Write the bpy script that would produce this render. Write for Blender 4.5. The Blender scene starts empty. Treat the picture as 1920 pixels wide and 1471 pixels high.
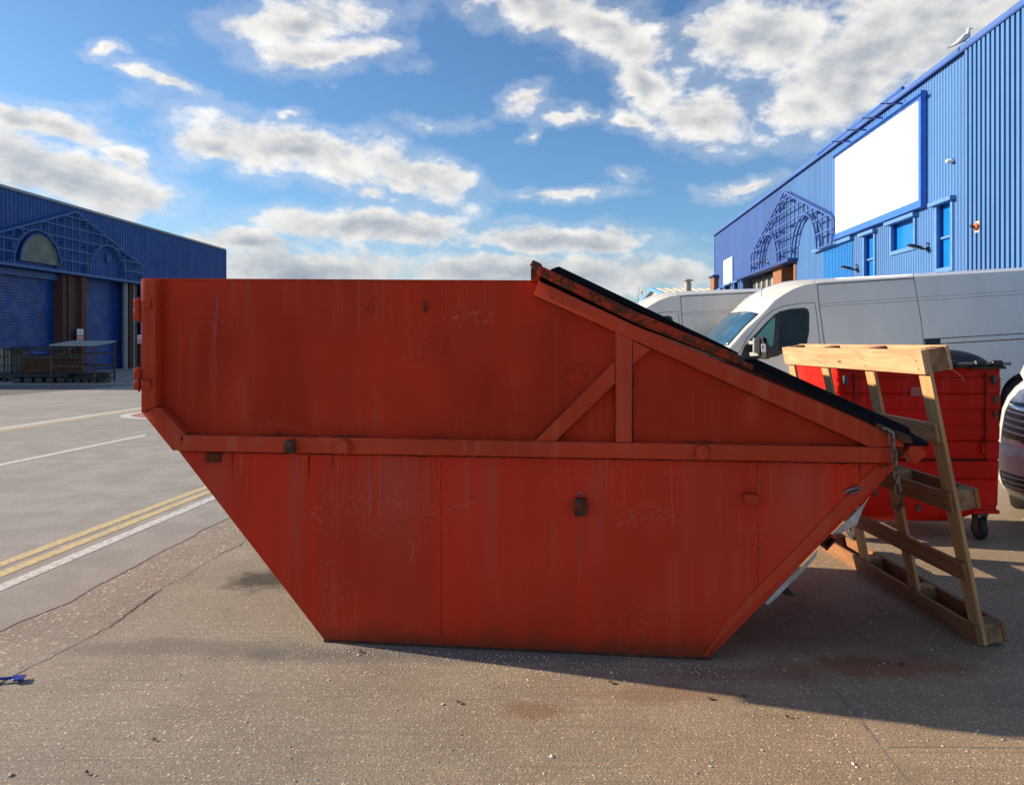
import bpy, bmesh, math, random
from mathutils import Vector, Matrix, noise
R = math.radians
C = bpy.context.scene.collection
SC = bpy.context.scene
F, CX, HY, H = 1420.0, 960.0, 640.0, 1.5      # focal length / principal column / horizon row of the 1920 px photograph, eye height
# ------------------------------------------------------------------ camera, world, sun
cam = bpy.data.objects.new('camera', bpy.data.cameras.new('camera')); C.objects.link(cam)
cam.location = (0, 0, H); cam.rotation_euler = (R(90), 0, 0)
cam.data.sensor_width = 36; cam.data.lens = 36 * F / 1920
cam.data.shift_y = -(735.5 - HY) / 1920
cam.data.clip_start = 0.05; cam.data.clip_end = 3000
SC.camera = cam
SUN_TO = Vector((-2.8, 0.71, 1.0)).normalized()
EL = math.asin(SUN_TO.z)
sun = bpy.data.objects.new('sun', bpy.data.lights.new('sun', 'SUN')); C.objects.link(sun)
sun.data.energy = 5.0; sun.data.angle = R(0.55); sun.data.color = (1.0, 0.83, 0.62)
sun.rotation_euler = SUN_TO.to_track_quat('Z', 'Y').to_euler()
SC.view_settings.view_transform = 'Standard'; SC.view_settings.look = 'None'
SC.view_settings.gamma = 1; SC.view_settings.exposure = 0.92
try: SC.view_settings.use_curve_mapping = False
except Exception: pass

class NT:
    """tiny helper for writing node trees"""
    def __init__(s, tree): s.t = tree; s.n = tree.nodes; s.l = tree.links
    def new(s, typ, **kw):
        nd = s.n.new(typ)
        for k, v in kw.items(): setattr(nd, k, v)
        return nd
    def put(s, sock, v):
        if isinstance(v, bpy.types.NodeSocket): s.l.new(v, sock)
        elif v is not None: sock.default_value = v
    def m(s, op, a, b=None, c=None, clamp=False):
        nd = s.new('ShaderNodeMath', operation=op, use_clamp=clamp)
        s.put(nd.inputs[0], a)
        if b is not None: s.put(nd.inputs[1], b)
        if c is not None: s.put(nd.inputs[2], c)
        return nd.outputs[0]
    def v(s, op, a, b=None):
        nd = s.new('ShaderNodeVectorMath', operation=op)
        s.put(nd.inputs[0], a)
        if b is not None: s.put(nd.inputs[1], b)
        return nd.outputs['Value'] if op in ('LENGTH', 'DOT_PRODUCT') else nd.outputs[0]
    def noise(s, vec, scale, detail=3, rough=.5, dist=0):
        nd = s.new('ShaderNodeTexNoise'); s.put(nd.inputs['Vector'], vec)
        nd.inputs['Scale'].default_value = scale; nd.inputs['Detail'].default_value = detail
        nd.inputs['Roughness'].default_value = rough; nd.inputs['Distortion'].default_value = dist
        return nd.outputs['Fac']
    def vor(s, vec, scale, out='Distance', feature='F1', rnd=1):
        nd = s.new('ShaderNodeTexVoronoi', feature=feature); s.put(nd.inputs['Vector'], vec)
        nd.inputs['Scale'].default_value = scale
        nd.inputs['Randomness'].default_value = rnd
        return nd.outputs[out]
    def mr(s, x, a, b, c=0, d=1, smooth=True):
        nd = s.new('ShaderNodeMapRange'); nd.interpolation_type = 'SMOOTHSTEP' if smooth else 'LINEAR'
        s.put(nd.inputs['Value'], x)
        for i, q in enumerate((a, b, c, d)): nd.inputs[i + 1].default_value = q
        return nd.outputs[0]
    def mix(s, fac, a, b, blend='MIX'):
        nd = s.new('ShaderNodeMix', data_type='RGBA', blend_type=blend)
        s.put(nd.inputs[0], fac)
        for i, q in ((6, a), (7, b)):
            if isinstance(q, (tuple, list)): q = tuple(q)[:3] + (1,)
            s.put(nd.inputs[i], q)
        return nd.outputs[2]
    def mapping(s, vec, scale=(1, 1, 1), loc=(0, 0, 0), rot=(0, 0, 0)):
        nd = s.new('ShaderNodeMapping'); s.put(nd.inputs[0], vec)
        nd.inputs['Location'].default_value = loc; nd.inputs['Rotation'].default_value = rot; nd.inputs['Scale'].default_value = scale
        return nd.outputs[0]
    def xyz(s, vec):
        nd = s.new('ShaderNodeSeparateXYZ'); s.put(nd.inputs[0], vec); return nd.outputs
    def comb(s, x, y, z):
        nd = s.new('ShaderNodeCombineXYZ'); s.put(nd.inputs[0], x); s.put(nd.inputs[1], y); s.put(nd.inputs[2], z); return nd.outputs[0]
    def bump(s, h, strength=.3, dist=.01, normal=None):
        nd = s.new('ShaderNodeBump'); s.put(nd.inputs['Height'], h)
        nd.inputs['Strength'].default_value = strength; nd.inputs['Distance'].default_value = dist
        if normal is not None: s.put(nd.inputs['Normal'], normal)
        return nd.outputs[0]

def build_world():
    w = bpy.data.worlds.new('World'); SC.world = w; w.use_nodes = True
    T = NT(w.node_tree); w.node_tree.nodes.clear()
    out = T.new('ShaderNodeOutputWorld'); bg = T.new('ShaderNodeBackground')
    sky = T.new('ShaderNodeTexSky'); sky.sky_type = 'NISHITA'; sky.sun_disc = False
    sky.sun_elevation = EL; sky.sun_rotation = math.atan2(SUN_TO.x, SUN_TO.y)
    sky.air_density = 1.0; sky.dust_density = 0.6; sky.ozone_density = 2.2; sky.altitude = 0
    g = T.new('ShaderNodeTexCoord').outputs['Generated']
    d = T.v('NORMALIZE', g); x, y, z = T.xyz(d)
    az = T.m('ARCTAN2', x, y); el = T.m('ARCSINE', z)
    P = T.comb(az, el, 0.0)
    # big slow warp so that cloud outlines are ragged
    nw = T.new('ShaderNodeTexNoise'); T.put(nw.inputs['Vector'], T.mapping(P, (1, 1.5, 1))); nw.inputs['Scale'].default_value = 7; nw.inputs['Detail'].default_value = 5
    nw.inputs['Roughness'].default_value = .62
    warp = T.v('MULTIPLY', T.v('SUBTRACT', nw.outputs['Color'], (.5, .5, .5)), (.16, .07, 0))
    Pw = T.v('ADD', P, warp)
    def ae(px, py):
        dx, dz = (px - CX) / F, (HY - py) / F
        return math.atan2(dx, 1), math.atan2(dz, math.hypot(1, dx))
    # cloud banks of this sky: (photo px centre, half-width, half-height, tilt deg, weight)
    blobs = [(560, 40, 175, 55, -12, 1.0), (620, 95, 150, 42, -8, 1.0), (200, 97, 40, 22, 0, .75), (330, 168, 70, 20, 8, .75), (255, 145, 40, 20, 0, .6),
             (80, 232, 170, 38, 4, .95), (235, 285, 80, 30, 18, .85), (120, 330, 260, 72, 11, 1.15), (400, 265, 110, 40, 0, .85), (560, 280, 230, 58, 8, 1.1), (790, 330, 130, 50, 28, 1.0),
             (700, 355, 60, 25, 0, .7), (700, 430, 210, 48, 0, 1.1), (450, 460, 140, 30, 0, .95), (1040, 450, 220, 36, 2, 1.05), (560, 510, 330, 55, 0, 1.0), (1000, 520, 420, 50, 0, .95),
             (1230, 520, 150, 40, 0, .8), (985, 190, 50, 22, 0, .7), (1060, 212, 60, 16, 0, .65), (1000, 10, 170, 70, 12, 1.1), (1140, 60, 170, 75, 20, 1.1), (1220, 150, 100, 60, 25, 1.0),
             (1185, 215, 70, 22, 0, .85), (1330, 225, 120, 55, 15, 1.0), (1420, 60, 150, 90, 0, 1.1), (1600, 110, 260, 130, -18, 1.25), (1800, 60, 220, 110, 0, 1.2), (1500, 210, 130, 60, 10, 1.0),
             (1060, 362, 105, 14, -4, .75), (1410, 345, 80, 18, -4, .8), (1005, 250, 30, 12, -20, .5), (540, 195, 35, 12, 0, .5), (1180, 322, 30, 9, 0, .35), (820, 225, 50, 16, 0, .4),
             (2200, 300, 300, 120, 0, 1.0), (2300, 40, 250, 130, 0, 1.0), (-300, 380, 300, 90, 0, 1.1), (-350, 120, 250, 80, 0, .9), (-100, 540, 300, 50, 0, 1.0), (1800, 560, 400, 60, 0, .9)]
    acc = None
    for (px, py, hw, hh, tilt, wgt) in blobs:
        a, e = ae(px, py); a1, _ = ae(px + hw, py); _, e1 = ae(px, py - hh)
        ra, re = abs(a1 - a) * 1.12, max(abs(e1 - e), .004) * 1.15
        mp = T.new('ShaderNodeMapping', vector_type='TEXTURE'); T.put(mp.inputs[0], Pw)
        mp.inputs['Location'].default_value = (a, e, 0); mp.inputs['Rotation'].default_value = (0, 0, -R(tilt)); mp.inputs['Scale'].default_value = (ra, re, 1)
        L = T.v('LENGTH', mp.outputs[0])
        f = T.m('MULTIPLY_ADD', L, -wgt, wgt)          # weight at centre, 0 at rim, negative outside
        acc = f if acc is None else T.m('SMOOTH_MAX', acc, f, .18)
    # elsewhere in the sky (behind and above the viewer): ordinary broken cloud
    front = T.mr(T.m('ABSOLUTE', az), .62, .95)
    high = T.mr(el, .47, .65)
    back = T.m('MAXIMUM', front, high)
    gen = T.m('MULTIPLY_ADD', T.noise(T.mapping(P, (1, 1.8, 1)), 3.0, 4, .55), 2.6, -1.35)
    acc = T.m('ADD', T.m('MULTIPLY', acc, T.m('SUBTRACT', 1.0, back)), T.m('MULTIPLY', gen, back))
    acc = T.m('SUBTRACT', T.m('MAXIMUM', acc, -.8), .07)
    Pn = T.mapping(P, (1, 1.7, 1))
    n1 = T.noise(Pn, 14, 8, .58, .2)
    Po = T.v('ADD', Pn, (-.016, .022, 0))
    n2 = T.noise(Po, 14, 5, .57, .2)
    nf = T.noise(Pn, 42, 6, .66, .2)
    dens = T.m('ADD', T.m('ADD', acc, T.m('MULTIPLY', T.m('SUBTRACT', n1, .5), 1.35)), T.m('MULTIPLY', T.m('SUBTRACT', nf, .5), .44))
    alpha = T.mr(dens, -.02, .54)
    wisp = T.m('MULTIPLY', T.mr(dens, -.38, .12), .20)
    alpha = T.m('MAXIMUM', alpha, wisp)
    relief = T.m('SUBTRACT', n1, n2)
    core = T.mr(T.m('ADD', acc, T.m('MULTIPLY', T.m('SUBTRACT', n1, .5), .9)), .25, .95)
    lum = T.m('ADD', T.m('SUBTRACT', .88, T.m('MULTIPLY', core, .24)), T.m('MULTIPLY', relief, .65))
    lum = T.m('MULTIPLY', T.m('MINIMUM', T.m('MAXIMUM', lum, .58), 1.0), T.mr(el, .02, .22, .80, 1.06, False))
    ccol = T.mix(T.mr(lum, .50, .88), (.66, .74, .86), (1.0, .97, .92))
    K = 6.7
    ccol = T.v('MULTIPLY', ccol, T.comb(T.m('MULTIPLY', lum, K), T.m('MULTIPLY', lum, K), T.m('MULTIPLY', lum, K)))
    sk = T.v('MULTIPLY', sky.outputs[0], (.60, .83, 1.04))
    col = T.mix(T.m('MULTIPLY', alpha, .95), sk, ccol)
    T.put(bg.inputs['Color'], col); bg.inputs['Strength'].default_value = 0.083
    T.l.new(bg.outputs[0], out.inputs[0])
build_world()

# ------------------------------------------------------------------ helpers
def tag(o, label=None, cat=None, group=None, kind=None):
    if label: o['label'] = label
    if cat: o['category'] = cat
    if group: o['group'] = group
    if kind: o['kind'] = kind
    return o
def empty(name, loc=(0, 0, 0), rot=(0, 0, 0), label=None, cat=None, group=None):
    o = bpy.data.objects.new(name, None); C.objects.link(o); o.location = loc; o.rotation_euler = rot; o.empty_display_size = .2
    return tag(o, label, cat, group)
def copy_tree(o, parent=None):
    c = o.copy(); C.objects.link(c)
    if parent: c.parent = parent
    for ch in list(o.children): copy_tree(ch, c)
    return c
def mat4(o):
    return Matrix.LocRotScale(o.location, o.rotation_euler, None)
class Fr:
    """a thing's own frame: where does the line of sight through a photo pixel meet the plane y = const of it"""
    def __init__(s, o): s.M = mat4(o); s.I = s.M.inverted()
    def hit(s, px, py, yl=0.0):
        o = s.I @ Vector((0, 0, H)); d = s.I.to_3x3() @ Vector(((px - CX) / F, 1, (HY - py) / F))
        t = (yl - o.y) / d.y; p = o + d * t
        return p.x, p.z
def gp(px, py, z=0.0):
    Y = (H - z) * F / (py - HY); return ((px - CX) / F * Y, Y)
def ap(px, py, Y):
    return Vector(((px - CX) / F * Y, Y, H + (HY - py) / F * Y))

class MB:
    def __init__(s): s.b = bmesh.new()
    def face(s, pts):
        try: return s.b.faces.new([s.b.verts.new(p) for p in pts])
        except ValueError: return None
    def box(s, x0, x1, y0, y1, z0, z1, M=None):
        r = bmesh.ops.create_cube(s.b, size=1)
        for v in r['verts']:
            v.co = Vector((x0 + (v.co.x + .5) * (x1 - x0), y0 + (v.co.y + .5) * (y1 - y0), z0 + (v.co.z + .5) * (z1 - z0)))
            if M is not None: v.co = M @ v.co
        return s
    def prism(s, poly, y0, y1, f=None):
        """polygon in (x,z), extruded from y0 to y1; f maps (x,y,z) to another place"""
        f = f or (lambda x, y, z: (x, y, z))
        a = [s.b.verts.new(f(x, y0, z)) for x, z in poly]; b = [s.b.verts.new(f(x, y1, z)) for x, z in poly]
        n = len(poly)
        s.b.faces.new(a); s.b.faces.new(b[::-1])
        for i in range(n): s.b.faces.new((a[i], b[i], b[(i + 1) % n], a[(i + 1) % n]))
        return s
    def hprism(s, poly, z0, z1):
        return s.prism(poly, z0, z1, lambda x, y, z: (x, z, y))
    def bar(s, p0, p1, w, d, up=(0, 0, 1)):
        """rectangular bar from p0 to p1; w along the side vector, d along up"""
        p0, p1 = Vector(p0), Vector(p1); ax = (p1 - p0); L = ax.length
        if L < 1e-6: return s
        ax /= L; up = Vector(up); sd = ax.cross(up)
        if sd.length < 1e-4: sd = ax.cross(Vector((1, 0, 0)))
        sd.normalize(); up = sd.cross(ax).normalized()
        M = Matrix((ax, sd, up)).transposed().to_4x4(); M.translation = p0
        return s.box(0, L, -w / 2, w / 2, -d / 2, d / 2, M)
    def tube(s, pts, r, seg=8, cap=True, closed=False):
        pts = [Vector(p) for p in pts]; n = len(pts); rings = []
        rr = r if isinstance(r, (list, tuple)) else [r] * n
        prev = None
        for i, p in enumerate(pts):
            if closed: t = (pts[(i + 1) % n] - pts[i - 1]).normalized()
            else: t = (pts[min(i + 1, n - 1)] - pts[max(i - 1, 0)]).normalized()
            if prev is None: a = t.cross(Vector((0, 0, 1))) if abs(t.z) < .9 else t.cross(Vector((1, 0, 0)))
            else: a = prev - t * prev.dot(t)
            a.normalize(); prev = a; b = t.cross(a)
            rings.append([s.b.verts.new(p + (a * math.cos(2 * math.pi * k / seg) + b * math.sin(2 * math.pi * k / seg)) * rr[i]) for k in range(seg)])
        for i in range(n if closed else n - 1):
            A, B = rings[i], rings[(i + 1) % n]
            for k in range(seg): s.b.faces.new((A[k], A[(k + 1) % seg], B[(k + 1) % seg], B[k]))
        if cap and not closed: s.b.faces.new(rings[0][::-1]); s.b.faces.new(rings[-1])
        return s
    def lathe(s, prof, org, axis='z', seg=24):
        """profile of (radius, height) about an axis through org"""
        org = Vector(org); rings = []
        for r, h in prof:
            ring = []
            for k in range(seg):
                a = 2 * math.pi * k / seg; c, q = r * math.cos(a), r * math.sin(a)
                p = {'z': (c, q, h), 'x': (h, c, q), 'y': (c, h, q)}[axis]
                ring.append(s.b.verts.new(org + Vector(p)))
            rings.append(ring)
        for A, B in zip(rings, rings[1:]):
            for k in range(seg): s.b.faces.new((A[k], A[(k + 1) % seg], B[(k + 1) % seg], B[k]))
        s.b.faces.new(rings[0][::-1]); s.b.faces.new(rings[-1])
        return s
    def loft(s, rings, cap=True):
        rs = [[s.b.verts.new(p) for p in r] for r in rings]; n = len(rs[0])
        for A, B in zip(rs, rs[1:]):
            for k in range(n): s.b.faces.new((A[k], A[(k + 1) % n], B[(k + 1) % n], B[k]))
        if cap: s.b.faces.new(rs[0][::-1]); s.b.faces.new(rs[-1])
        return s
    def grid(s, P):
        vs = [[s.b.verts.new(p) for p in row] for row in P]
        for A, B in zip(vs, vs[1:]):
            for k in range(len(A) - 1): s.b.faces.new((A[k], A[k + 1], B[k + 1], B[k]))
        return s
    def build(s, name, m, parent=None, bevel=0, seg=1, smooth=None, solid=0, jitter=0):
        b = s.b
        bmesh.ops.recalc_face_normals(b, faces=b.faces)
        if jitter:
            for v in b.verts: v.co += Vector((random.uniform(-1, 1), random.uniform(-1, 1), random.uniform(-1, 1))) * jitter
        if bevel:
            es = [e for e in b.edges if len(e.link_faces) == 2 and e.calc_face_angle(0) > .5]
            bmesh.ops.bevel(b, geom=es, offset=bevel, segments=seg, affect='EDGES', profile=.5, clamp_overlap=True)
        me = bpy.data.meshes.new(name); b.to_mesh(me); b.free()
        if smooth is not None:
            for p in me.polygons: p.use_smooth = True
            me.set_sharp_from_angle(angle=R(smooth))
        me.materials.append(m)
        o = bpy.data.objects.new(name, me); C.objects.link(o)
        if parent: o.parent = parent
        if solid:
            md = o.modifiers.new('s', 'SOLIDIFY'); md.thickness = solid; md.offset = 0
        return o

# ------------------------------------------------------------------ materials
def new_mat(name):
    m = bpy.data.materials.new(name); m.use_nodes = True
    T = NT(m.node_tree); p = m.node_tree.nodes['Principled BSDF']
    return m, T, p
def simple(name, col, rough=.6, metal=0, var=.12, scale=6, bump=0, bscale=60, spec=.5, coat=0, streak=False):
    m, T, p = new_mat(name)
    o = T.new('ShaderNodeTexCoord').outputs['Object']
    vec = T.mapping(o, (1, 1, .12)) if streak else o
    n = T.noise(vec, scale, 4, .6)
    f = T.mr(n, .3, .7, 1 - var, 1 + var)
    T.put(p.inputs['Base Color'], T.v('MULTIPLY', tuple(col), T.comb(f, f, f)))
    T.put(p.inputs['Roughness'], T.mr(T.noise(o, scale * 2.3, 3), .3, .7, max(rough - .08, .02), min(rough + .08, 1)))
    p.inputs['Metallic'].default_value = metal; p.inputs['Specular IOR Level'].default_value = spec
    p.inputs['Coat Weight'].default_value = coat; p.inputs['Coat Roughness'].default_value = .06
    if bump: T.put(p.inputs['Normal'], T.bump(T.noise(o, bscale, 3), bump, .005))
    return m
def skip_paint(name, base, panel=False, rusty=.0):
    m, T, p = new_mat(name)
    o = T.new('ShaderNodeTexCoord').outputs['Object']; x, y, z = T.xyz(o)
    big = T.noise(o, 1.3, 3, .5); st = T.noise(T.mapping(o, (1, 1, .035)), 16, 4, .65); st2 = T.noise(T.mapping(o, (1, 1, .02)), 55, 3, .6)
    col = T.mix(T.mr(big, .35, .65), tuple(c * .88 for c in base), tuple(c * 1.12 for c in base))
    # sun-faded, chalky pink runs
    pink = (base[0] * .92 + .02, base[1] * 1.6 + .02, base[2] * 1.8 + .018)
    run = T.m('MULTIPLY', T.mr(st, .47, .66), T.mr(T.noise(o, 2.2, 2), .40, .60))
    col = T.mix(T.m('MULTIPLY', run, .55), col, pink)
    if panel:
        # washed streaks that start under the ledge (z .98) and thin out downwards, and under the rim
        fall = T.m('MULTIPLY', T.mr(z, .35, .97), T.mr(z, .99, .975))
        fall2 = T.m('MULTIPLY', T.mr(z, 1.45, 1.80), .4)
        fine = T.m('MULTIPLY', T.mr(st2, .52, .68), T.mr(T.noise(T.mapping(o, (1, 1, .0)), 3.5, 2), .40, .60))
        w = T.m('MULTIPLY', T.m('ADD', T.m('MULTIPLY', fall, fall), T.m('MULTIPLY', fall2, fall2)), fine)
        col = T.mix(T.m('MULTIPLY', w, .9), col, (.52, .17, .14))
        band = T.noise(T.mapping(o, (1, 1, .0)), 4.2, 3, .6)
        haze_ = T.m('MULTIPLY', T.mr(band, .47, .60), T.m('MULTIPLY', T.mr(z, .15, .9), T.mr(z, 1.0, .97)))
        col = T.mix(T.m('MULTIPLY', haze_, .6), col, (.40, .080, .058))
        vb = T.m('MULTIPLY', T.mr(T.noise(T.mapping(o, (1, 1, .03), (4, 0, 0)), 3.1, 3, .55), .50, .60), T.mr(z, 1.0, .96))
        col = T.mix(T.m('MULTIPLY', vb, .75), col, (.60, .030, .007))
        low = T.mr(z, 1.0, .97); col = T.mix(T.m('MULTIPLY', low, .22), col, (.75, .06, .03))
        # thin black drips that start at the underside of the rail
        drip = T.m('MULTIPLY', T.mr(T.noise(T.mapping(o, (1, 1, .03), (9, 0, 0)), 24, 2, .5), .66, .71), T.m('MULTIPLY', T.mr(T.m('ADD', z, T.m('MULTIPLY', T.noise(T.mapping(o, (1, 1, 0)), 6, 1), .35)), .96, 1.14), T.mr(z, .99, .975)))
        col = T.mix(T.m('MULTIPLY', drip, .8), col, (.05, .012, .010))
        dark_ = T.m('MULTIPLY', T.mr(T.noise(T.mapping(o, (1, 1, .35)), 2.3, 3), .45, .62), T.mr(z, 1.02, 1.12))
        col = T.mix(T.m('MULTIPLY', dark_, .35), col, (.25, .012, .006))
        # rain-washed brown dirt along the foot
        foot = T.m('MULTIPLY', T.mr(T.m('ADD', z, T.m('MULTIPLY', T.noise(o, 9, 4), .16)), .21, .07), .75)
        col = T.mix(foot, col, (.13, .040, .020))
        # pale rubbed patches
        rub = T.m('MULTIPLY', T.mr(T.noise(o, 60, 3, .7), .56, .66), T.mr(T.noise(o, 2.9, 2), .58, .70))
        col = T.mix(T.m('MULTIPLY', rub, .35), col, (.42, .14, .10))
        for (cx_, cz_, rx_, rz_, s_, c_) in ((-.69, .70, .42, .09, 38, (.55, .14, .09)), (.62, .67, .24, .09, 60, (.52, .15, .10)), (-.20, 1.62, .16, .07, 30, (.50, .20, .13)), (-.70, 1.66, .10, .10, 34, (.06, .015, .01)), (.30, 1.36, .09, .09, 26, (.10, .02, .012)), (-.95, .62, .10, .12, 44, (.50, .13, .09))):
            q_ = T.v('LENGTH', T.v('MULTIPLY', T.v('SUBTRACT', T.comb(x, 0.0, z), (cx_, 0, cz_)), (1 / rx_, 0, 1 / rz_)))
            m_ = T.m('MULTIPLY', T.mr(T.m('ADD', q_, T.m('MULTIPLY', T.noise(o, 7, 3), .8)), 1.5, .6), T.mr(T.noise(o, s_, 4, .75), .54, .64))
            col = T.mix(T.m('MULTIPLY', m_, .6), col, c_)
    spk = T.m('MULTIPLY', T.mr(T.vor(o, 34), .10, .05), T.mr(T.noise(o, 3.1, 2), .48, .56))
    col = T.mix(T.m('MULTIPLY', spk, .75), col, (.045, .018, .012))
    if not panel:      # paint knocked off the edges
        bv = T.new('ShaderNodeBevel'); bv.samples = 4; bv.inputs['Radius'].default_value = .007
        gn = T.new('ShaderNodeNewGeometry').outputs['Normal']
        ed_ = T.m('SUBTRACT', 1.0, T.v('DOT_PRODUCT', bv.outputs[0], gn))
        chipf = T.m('MULTIPLY', T.mr(ed_, .03, .12), T.mr(T.m('ADD', T.noise(o, 26, 4, .7), T.m('MULTIPLY', T.noise(o, 5, 2), .4)), .62, .70))
        col = T.mix(T.m('MULTIPLY', chipf, .9), col, (.035, .014, .009))
    if rusty:
        r = T.mr(T.m('ADD', T.noise(o, 11, 5, .7), T.m('MULTIPLY', T.noise(o, 45, 3), .3)), .74 - rusty * .3, .80 - rusty * .3)
        col = T.mix(T.m('MULTIPLY', r, .9), col, T.mix(T.noise(o, 40, 3), (.035, .016, .010), (.12, .045, .02)))
    T.put(p.inputs['Base Color'], col)
    T.put(p.inputs['Roughness'], T.mr(big, .3, .7, .42, .58))
    p.inputs['Specular IOR Level'].default_value = .10
    nb = T.bump(T.noise(T.mapping(o, (1, 1, .7)), 1.7, 2), .5, .05 if panel else .012)
    T.put(p.inputs['Normal'], T.bump(T.noise(o, 90, 3, .6), .12, .004, nb))
    return m
RED = (.50, .034, .0105)
M = {}
M['panel'] = skip_paint('skip_panel_paint', RED, True)
M['frame'] = skip_paint('skip_frame_paint', (.50, .052, .020), False, .0)
M['rustred'] = skip_paint('skip_rusty_paint', (.36, .034, .016), False, .40)
M['rust'] = simple('rust_steel', (.085, .034, .018), .85, .2, .45, 22, .5, 80)
M['steel'] = simple('galvanised_steel', (.22, .22, .22), .45, .8, .2, 12)
M['chain'] = simple('chain_steel', (.16, .12, .10), .55, .7, .4, 30, .3)
M['lid'] = simple('black_lid_plastic', (.0035, .0035, .006), .65, 0, .25, 8, .15, 50, .12)
M['black'] = simple('black_plastic', (.012, .012, .013), .5, 0, .2, 8, .1)
M['dark'] = simple('dark_gap', (.006, .006, .007), .9)
M['rubber'] = simple('rubber', (.018, .018, .018), .8, 0, .2, 10, .2)

def ground_mat(name, base, stone_mix, lines=False, stains_tints=False, coarse=1.0, spark=.5, rutile=False):
    m, T, p = new_mat(name)
    g = T.new('ShaderNodeNewGeometry').outputs['Position']
    big = T.noise(g, .35, 4, .6); mid = T.noise(g, 2.4, 5, .6); fine = T.noise(g, 120, 3, .75)
    # exposed aggregate: every stone has its own tone
    cell = T.vor(g, 85 / coarse, 'Color'); dist = T.vor(g, 85 / coarse); cs = T.xyz(cell)
    stone = T.mix(cs[0], (.17, .14, .11), (.74, .66, .54)); stone = T.mix(T.mr(cs[1], .80, .86), stone, (.30, .16, .085))
    col = T.mix(T.mr(big, .3, .7), tuple(c * .84 for c in base), tuple(c * 1.10 for c in base))
    col = T.mix(T.m('MULTIPLY', T.mr(mid, .40, .62), .62), col, tuple(c * .72 for c in base))
    k = T.m('MULTIPLY', T.mr(dist, .55, .25), T.m('MULTIPLY', T.mr(cs[2], .25, .6), stone_mix))
    col = T.mix(k, col, stone)
    col = T.mix(T.mr(fine, .40, .66, 0, .68), col, tuple(c * .42 for c in base))
    # pale grit and chips
    c2 = T.xyz(T.vor(g, 42, 'Color')); d2 = T.vor(g, 42)
    grit = T.m('MULTIPLY', T.mr(d2, .24, .13), T.mr(c2[0], .76, .80))
    patch = T.mr(T.noise(g, 1.1, 3), .36, .62)
    col = T.mix(T.m('MULTIPLY', T.m('MULTIPLY', grit, patch), spark), col, (.74, .70, .60))
    dk = T.m('MULTIPLY', T.mr(T.vor(T.v('ADD', g, (3.3, 1.7, 0)), 30), .14, .08), T.mr(T.noise(g, 6, 2), .5, .6))
    col = T.mix(T.m('MULTIPLY', dk, .7), col, (.04, .035, .03))
    h = T.m('ADD', T.m('MULTIPLY', dist, -.35), T.m('MULTIPLY', fine, .8))
    if lines:      # brushed finish running across
        br = T.noise(T.mapping(g, (.7, 34, 1)), 1.6, 3, .7)
        col = T.mix(T.m('MULTIPLY', T.mr(br, .50, .66), .42), col, tuple(c * .5 for c in base))
        h = T.m('ADD', h, T.m('MULTIPLY', br, -1.2))
    if stains_tints:
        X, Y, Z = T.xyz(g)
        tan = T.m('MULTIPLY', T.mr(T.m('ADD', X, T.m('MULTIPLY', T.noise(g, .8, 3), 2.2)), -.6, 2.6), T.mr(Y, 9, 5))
        col = T.mix(T.m('MULTIPLY', tan, .8), col, T.v('MULTIPLY', col, (1.18, .98, .74)))  # concrete turns from grey to warmer tan towards positive X
        def blot(cx, cy, rx, ry, colr, amt, sc=4):
            nonlocal col
            q = T.v('LENGTH', T.v('MULTIPLY', T.v('SUBTRACT', g, (cx, cy, 0)), (1 / rx, 1 / ry, 0)))
            q = T.m('ADD', q, T.m('MULTIPLY', T.m('SUBTRACT', T.noise(g, sc, 5, .65), .5), 1.5))
            col = T.mix(T.m('MULTIPLY', T.mr(q, 1.05, .35), amt), col, colr)
        blot(*gp(1640, 1250), .62, .17, (.25, .085, .035), .75)
        blot(*gp(1400, 1262), .5, .10, (.20, .10, .06), .5)
        blot(*gp(1250, 1300), .40, .12, (.20, .095, .045), .45)
        blot(*gp(990, 1330), .16, .10, (.20, .085, .035), .5)
        blot(*gp(500, 1085), .30, .28, (.035, .032, .028), .85, 7)  # dark oval on the ground left of the skip's foot
        blot(*gp(900, 1225), 1.6, .14, (.10, .10, .105), .55)  # darker grey band along the foot of the skip
        blot(*gp(1560, 1180), 1.1, .55, (.13, .085, .055), .55)  # darker brown oval below the skip's right end
        blot(*gp(330, 1215), .9, .14, (.12, .11, .10), .5)
    T.put(p.inputs['Base Color'], col)
    p.inputs['Roughness'].default_value = .88; p.inputs['Specular IOR Level'].default_value = .25
    T.put(p.inputs['Normal'], T.bump(h, .75, .004 * coarse))
    return m
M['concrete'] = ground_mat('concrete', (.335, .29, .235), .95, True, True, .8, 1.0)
M['aggregate'] = ground_mat('aggregate_strip', (.34, .295, .245), 1.0, False, False, 1.9, .5)
M['asphalt'] = ground_mat('road_asphalt', (.35, .335, .315), .45, False, False, .9, .25)
M['apron'] = ground_mat('apron_asphalt', (.15, .15, .155), .4, False, False, 1.0, .2)
def road_paint(name, c, under):
    m, T, p = new_mat(name); g = T.new('ShaderNodeNewGeometry').outputs['Position']
    n = T.m('ADD', T.noise(g, 24, 5, .7), T.m('MULTIPLY', T.noise(g, 130, 2), .25))
    T.put(p.inputs['Base Color'], T.mix(T.mr(n, .60, .76, 0, .85), T.mix(T.noise(g, 3, 3), c, tuple(q * .8 for q in c)), under))
    p.inputs['Roughness'].default_value = .8
    T.put(p.inputs['Normal'], T.bump(T.noise(g, 90, 3), .5, .003))
    return m
M['yellow'] = road_paint('yellow_line', (.60, .48, .22), (.27, .24, .2))
M['white'] = road_paint('white_line', (.62, .61, .59), (.27, .25, .23))
M['pinkmark'] = road_paint('pink_mark', (.40, .12, .14), (.24, .2, .2))

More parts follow.
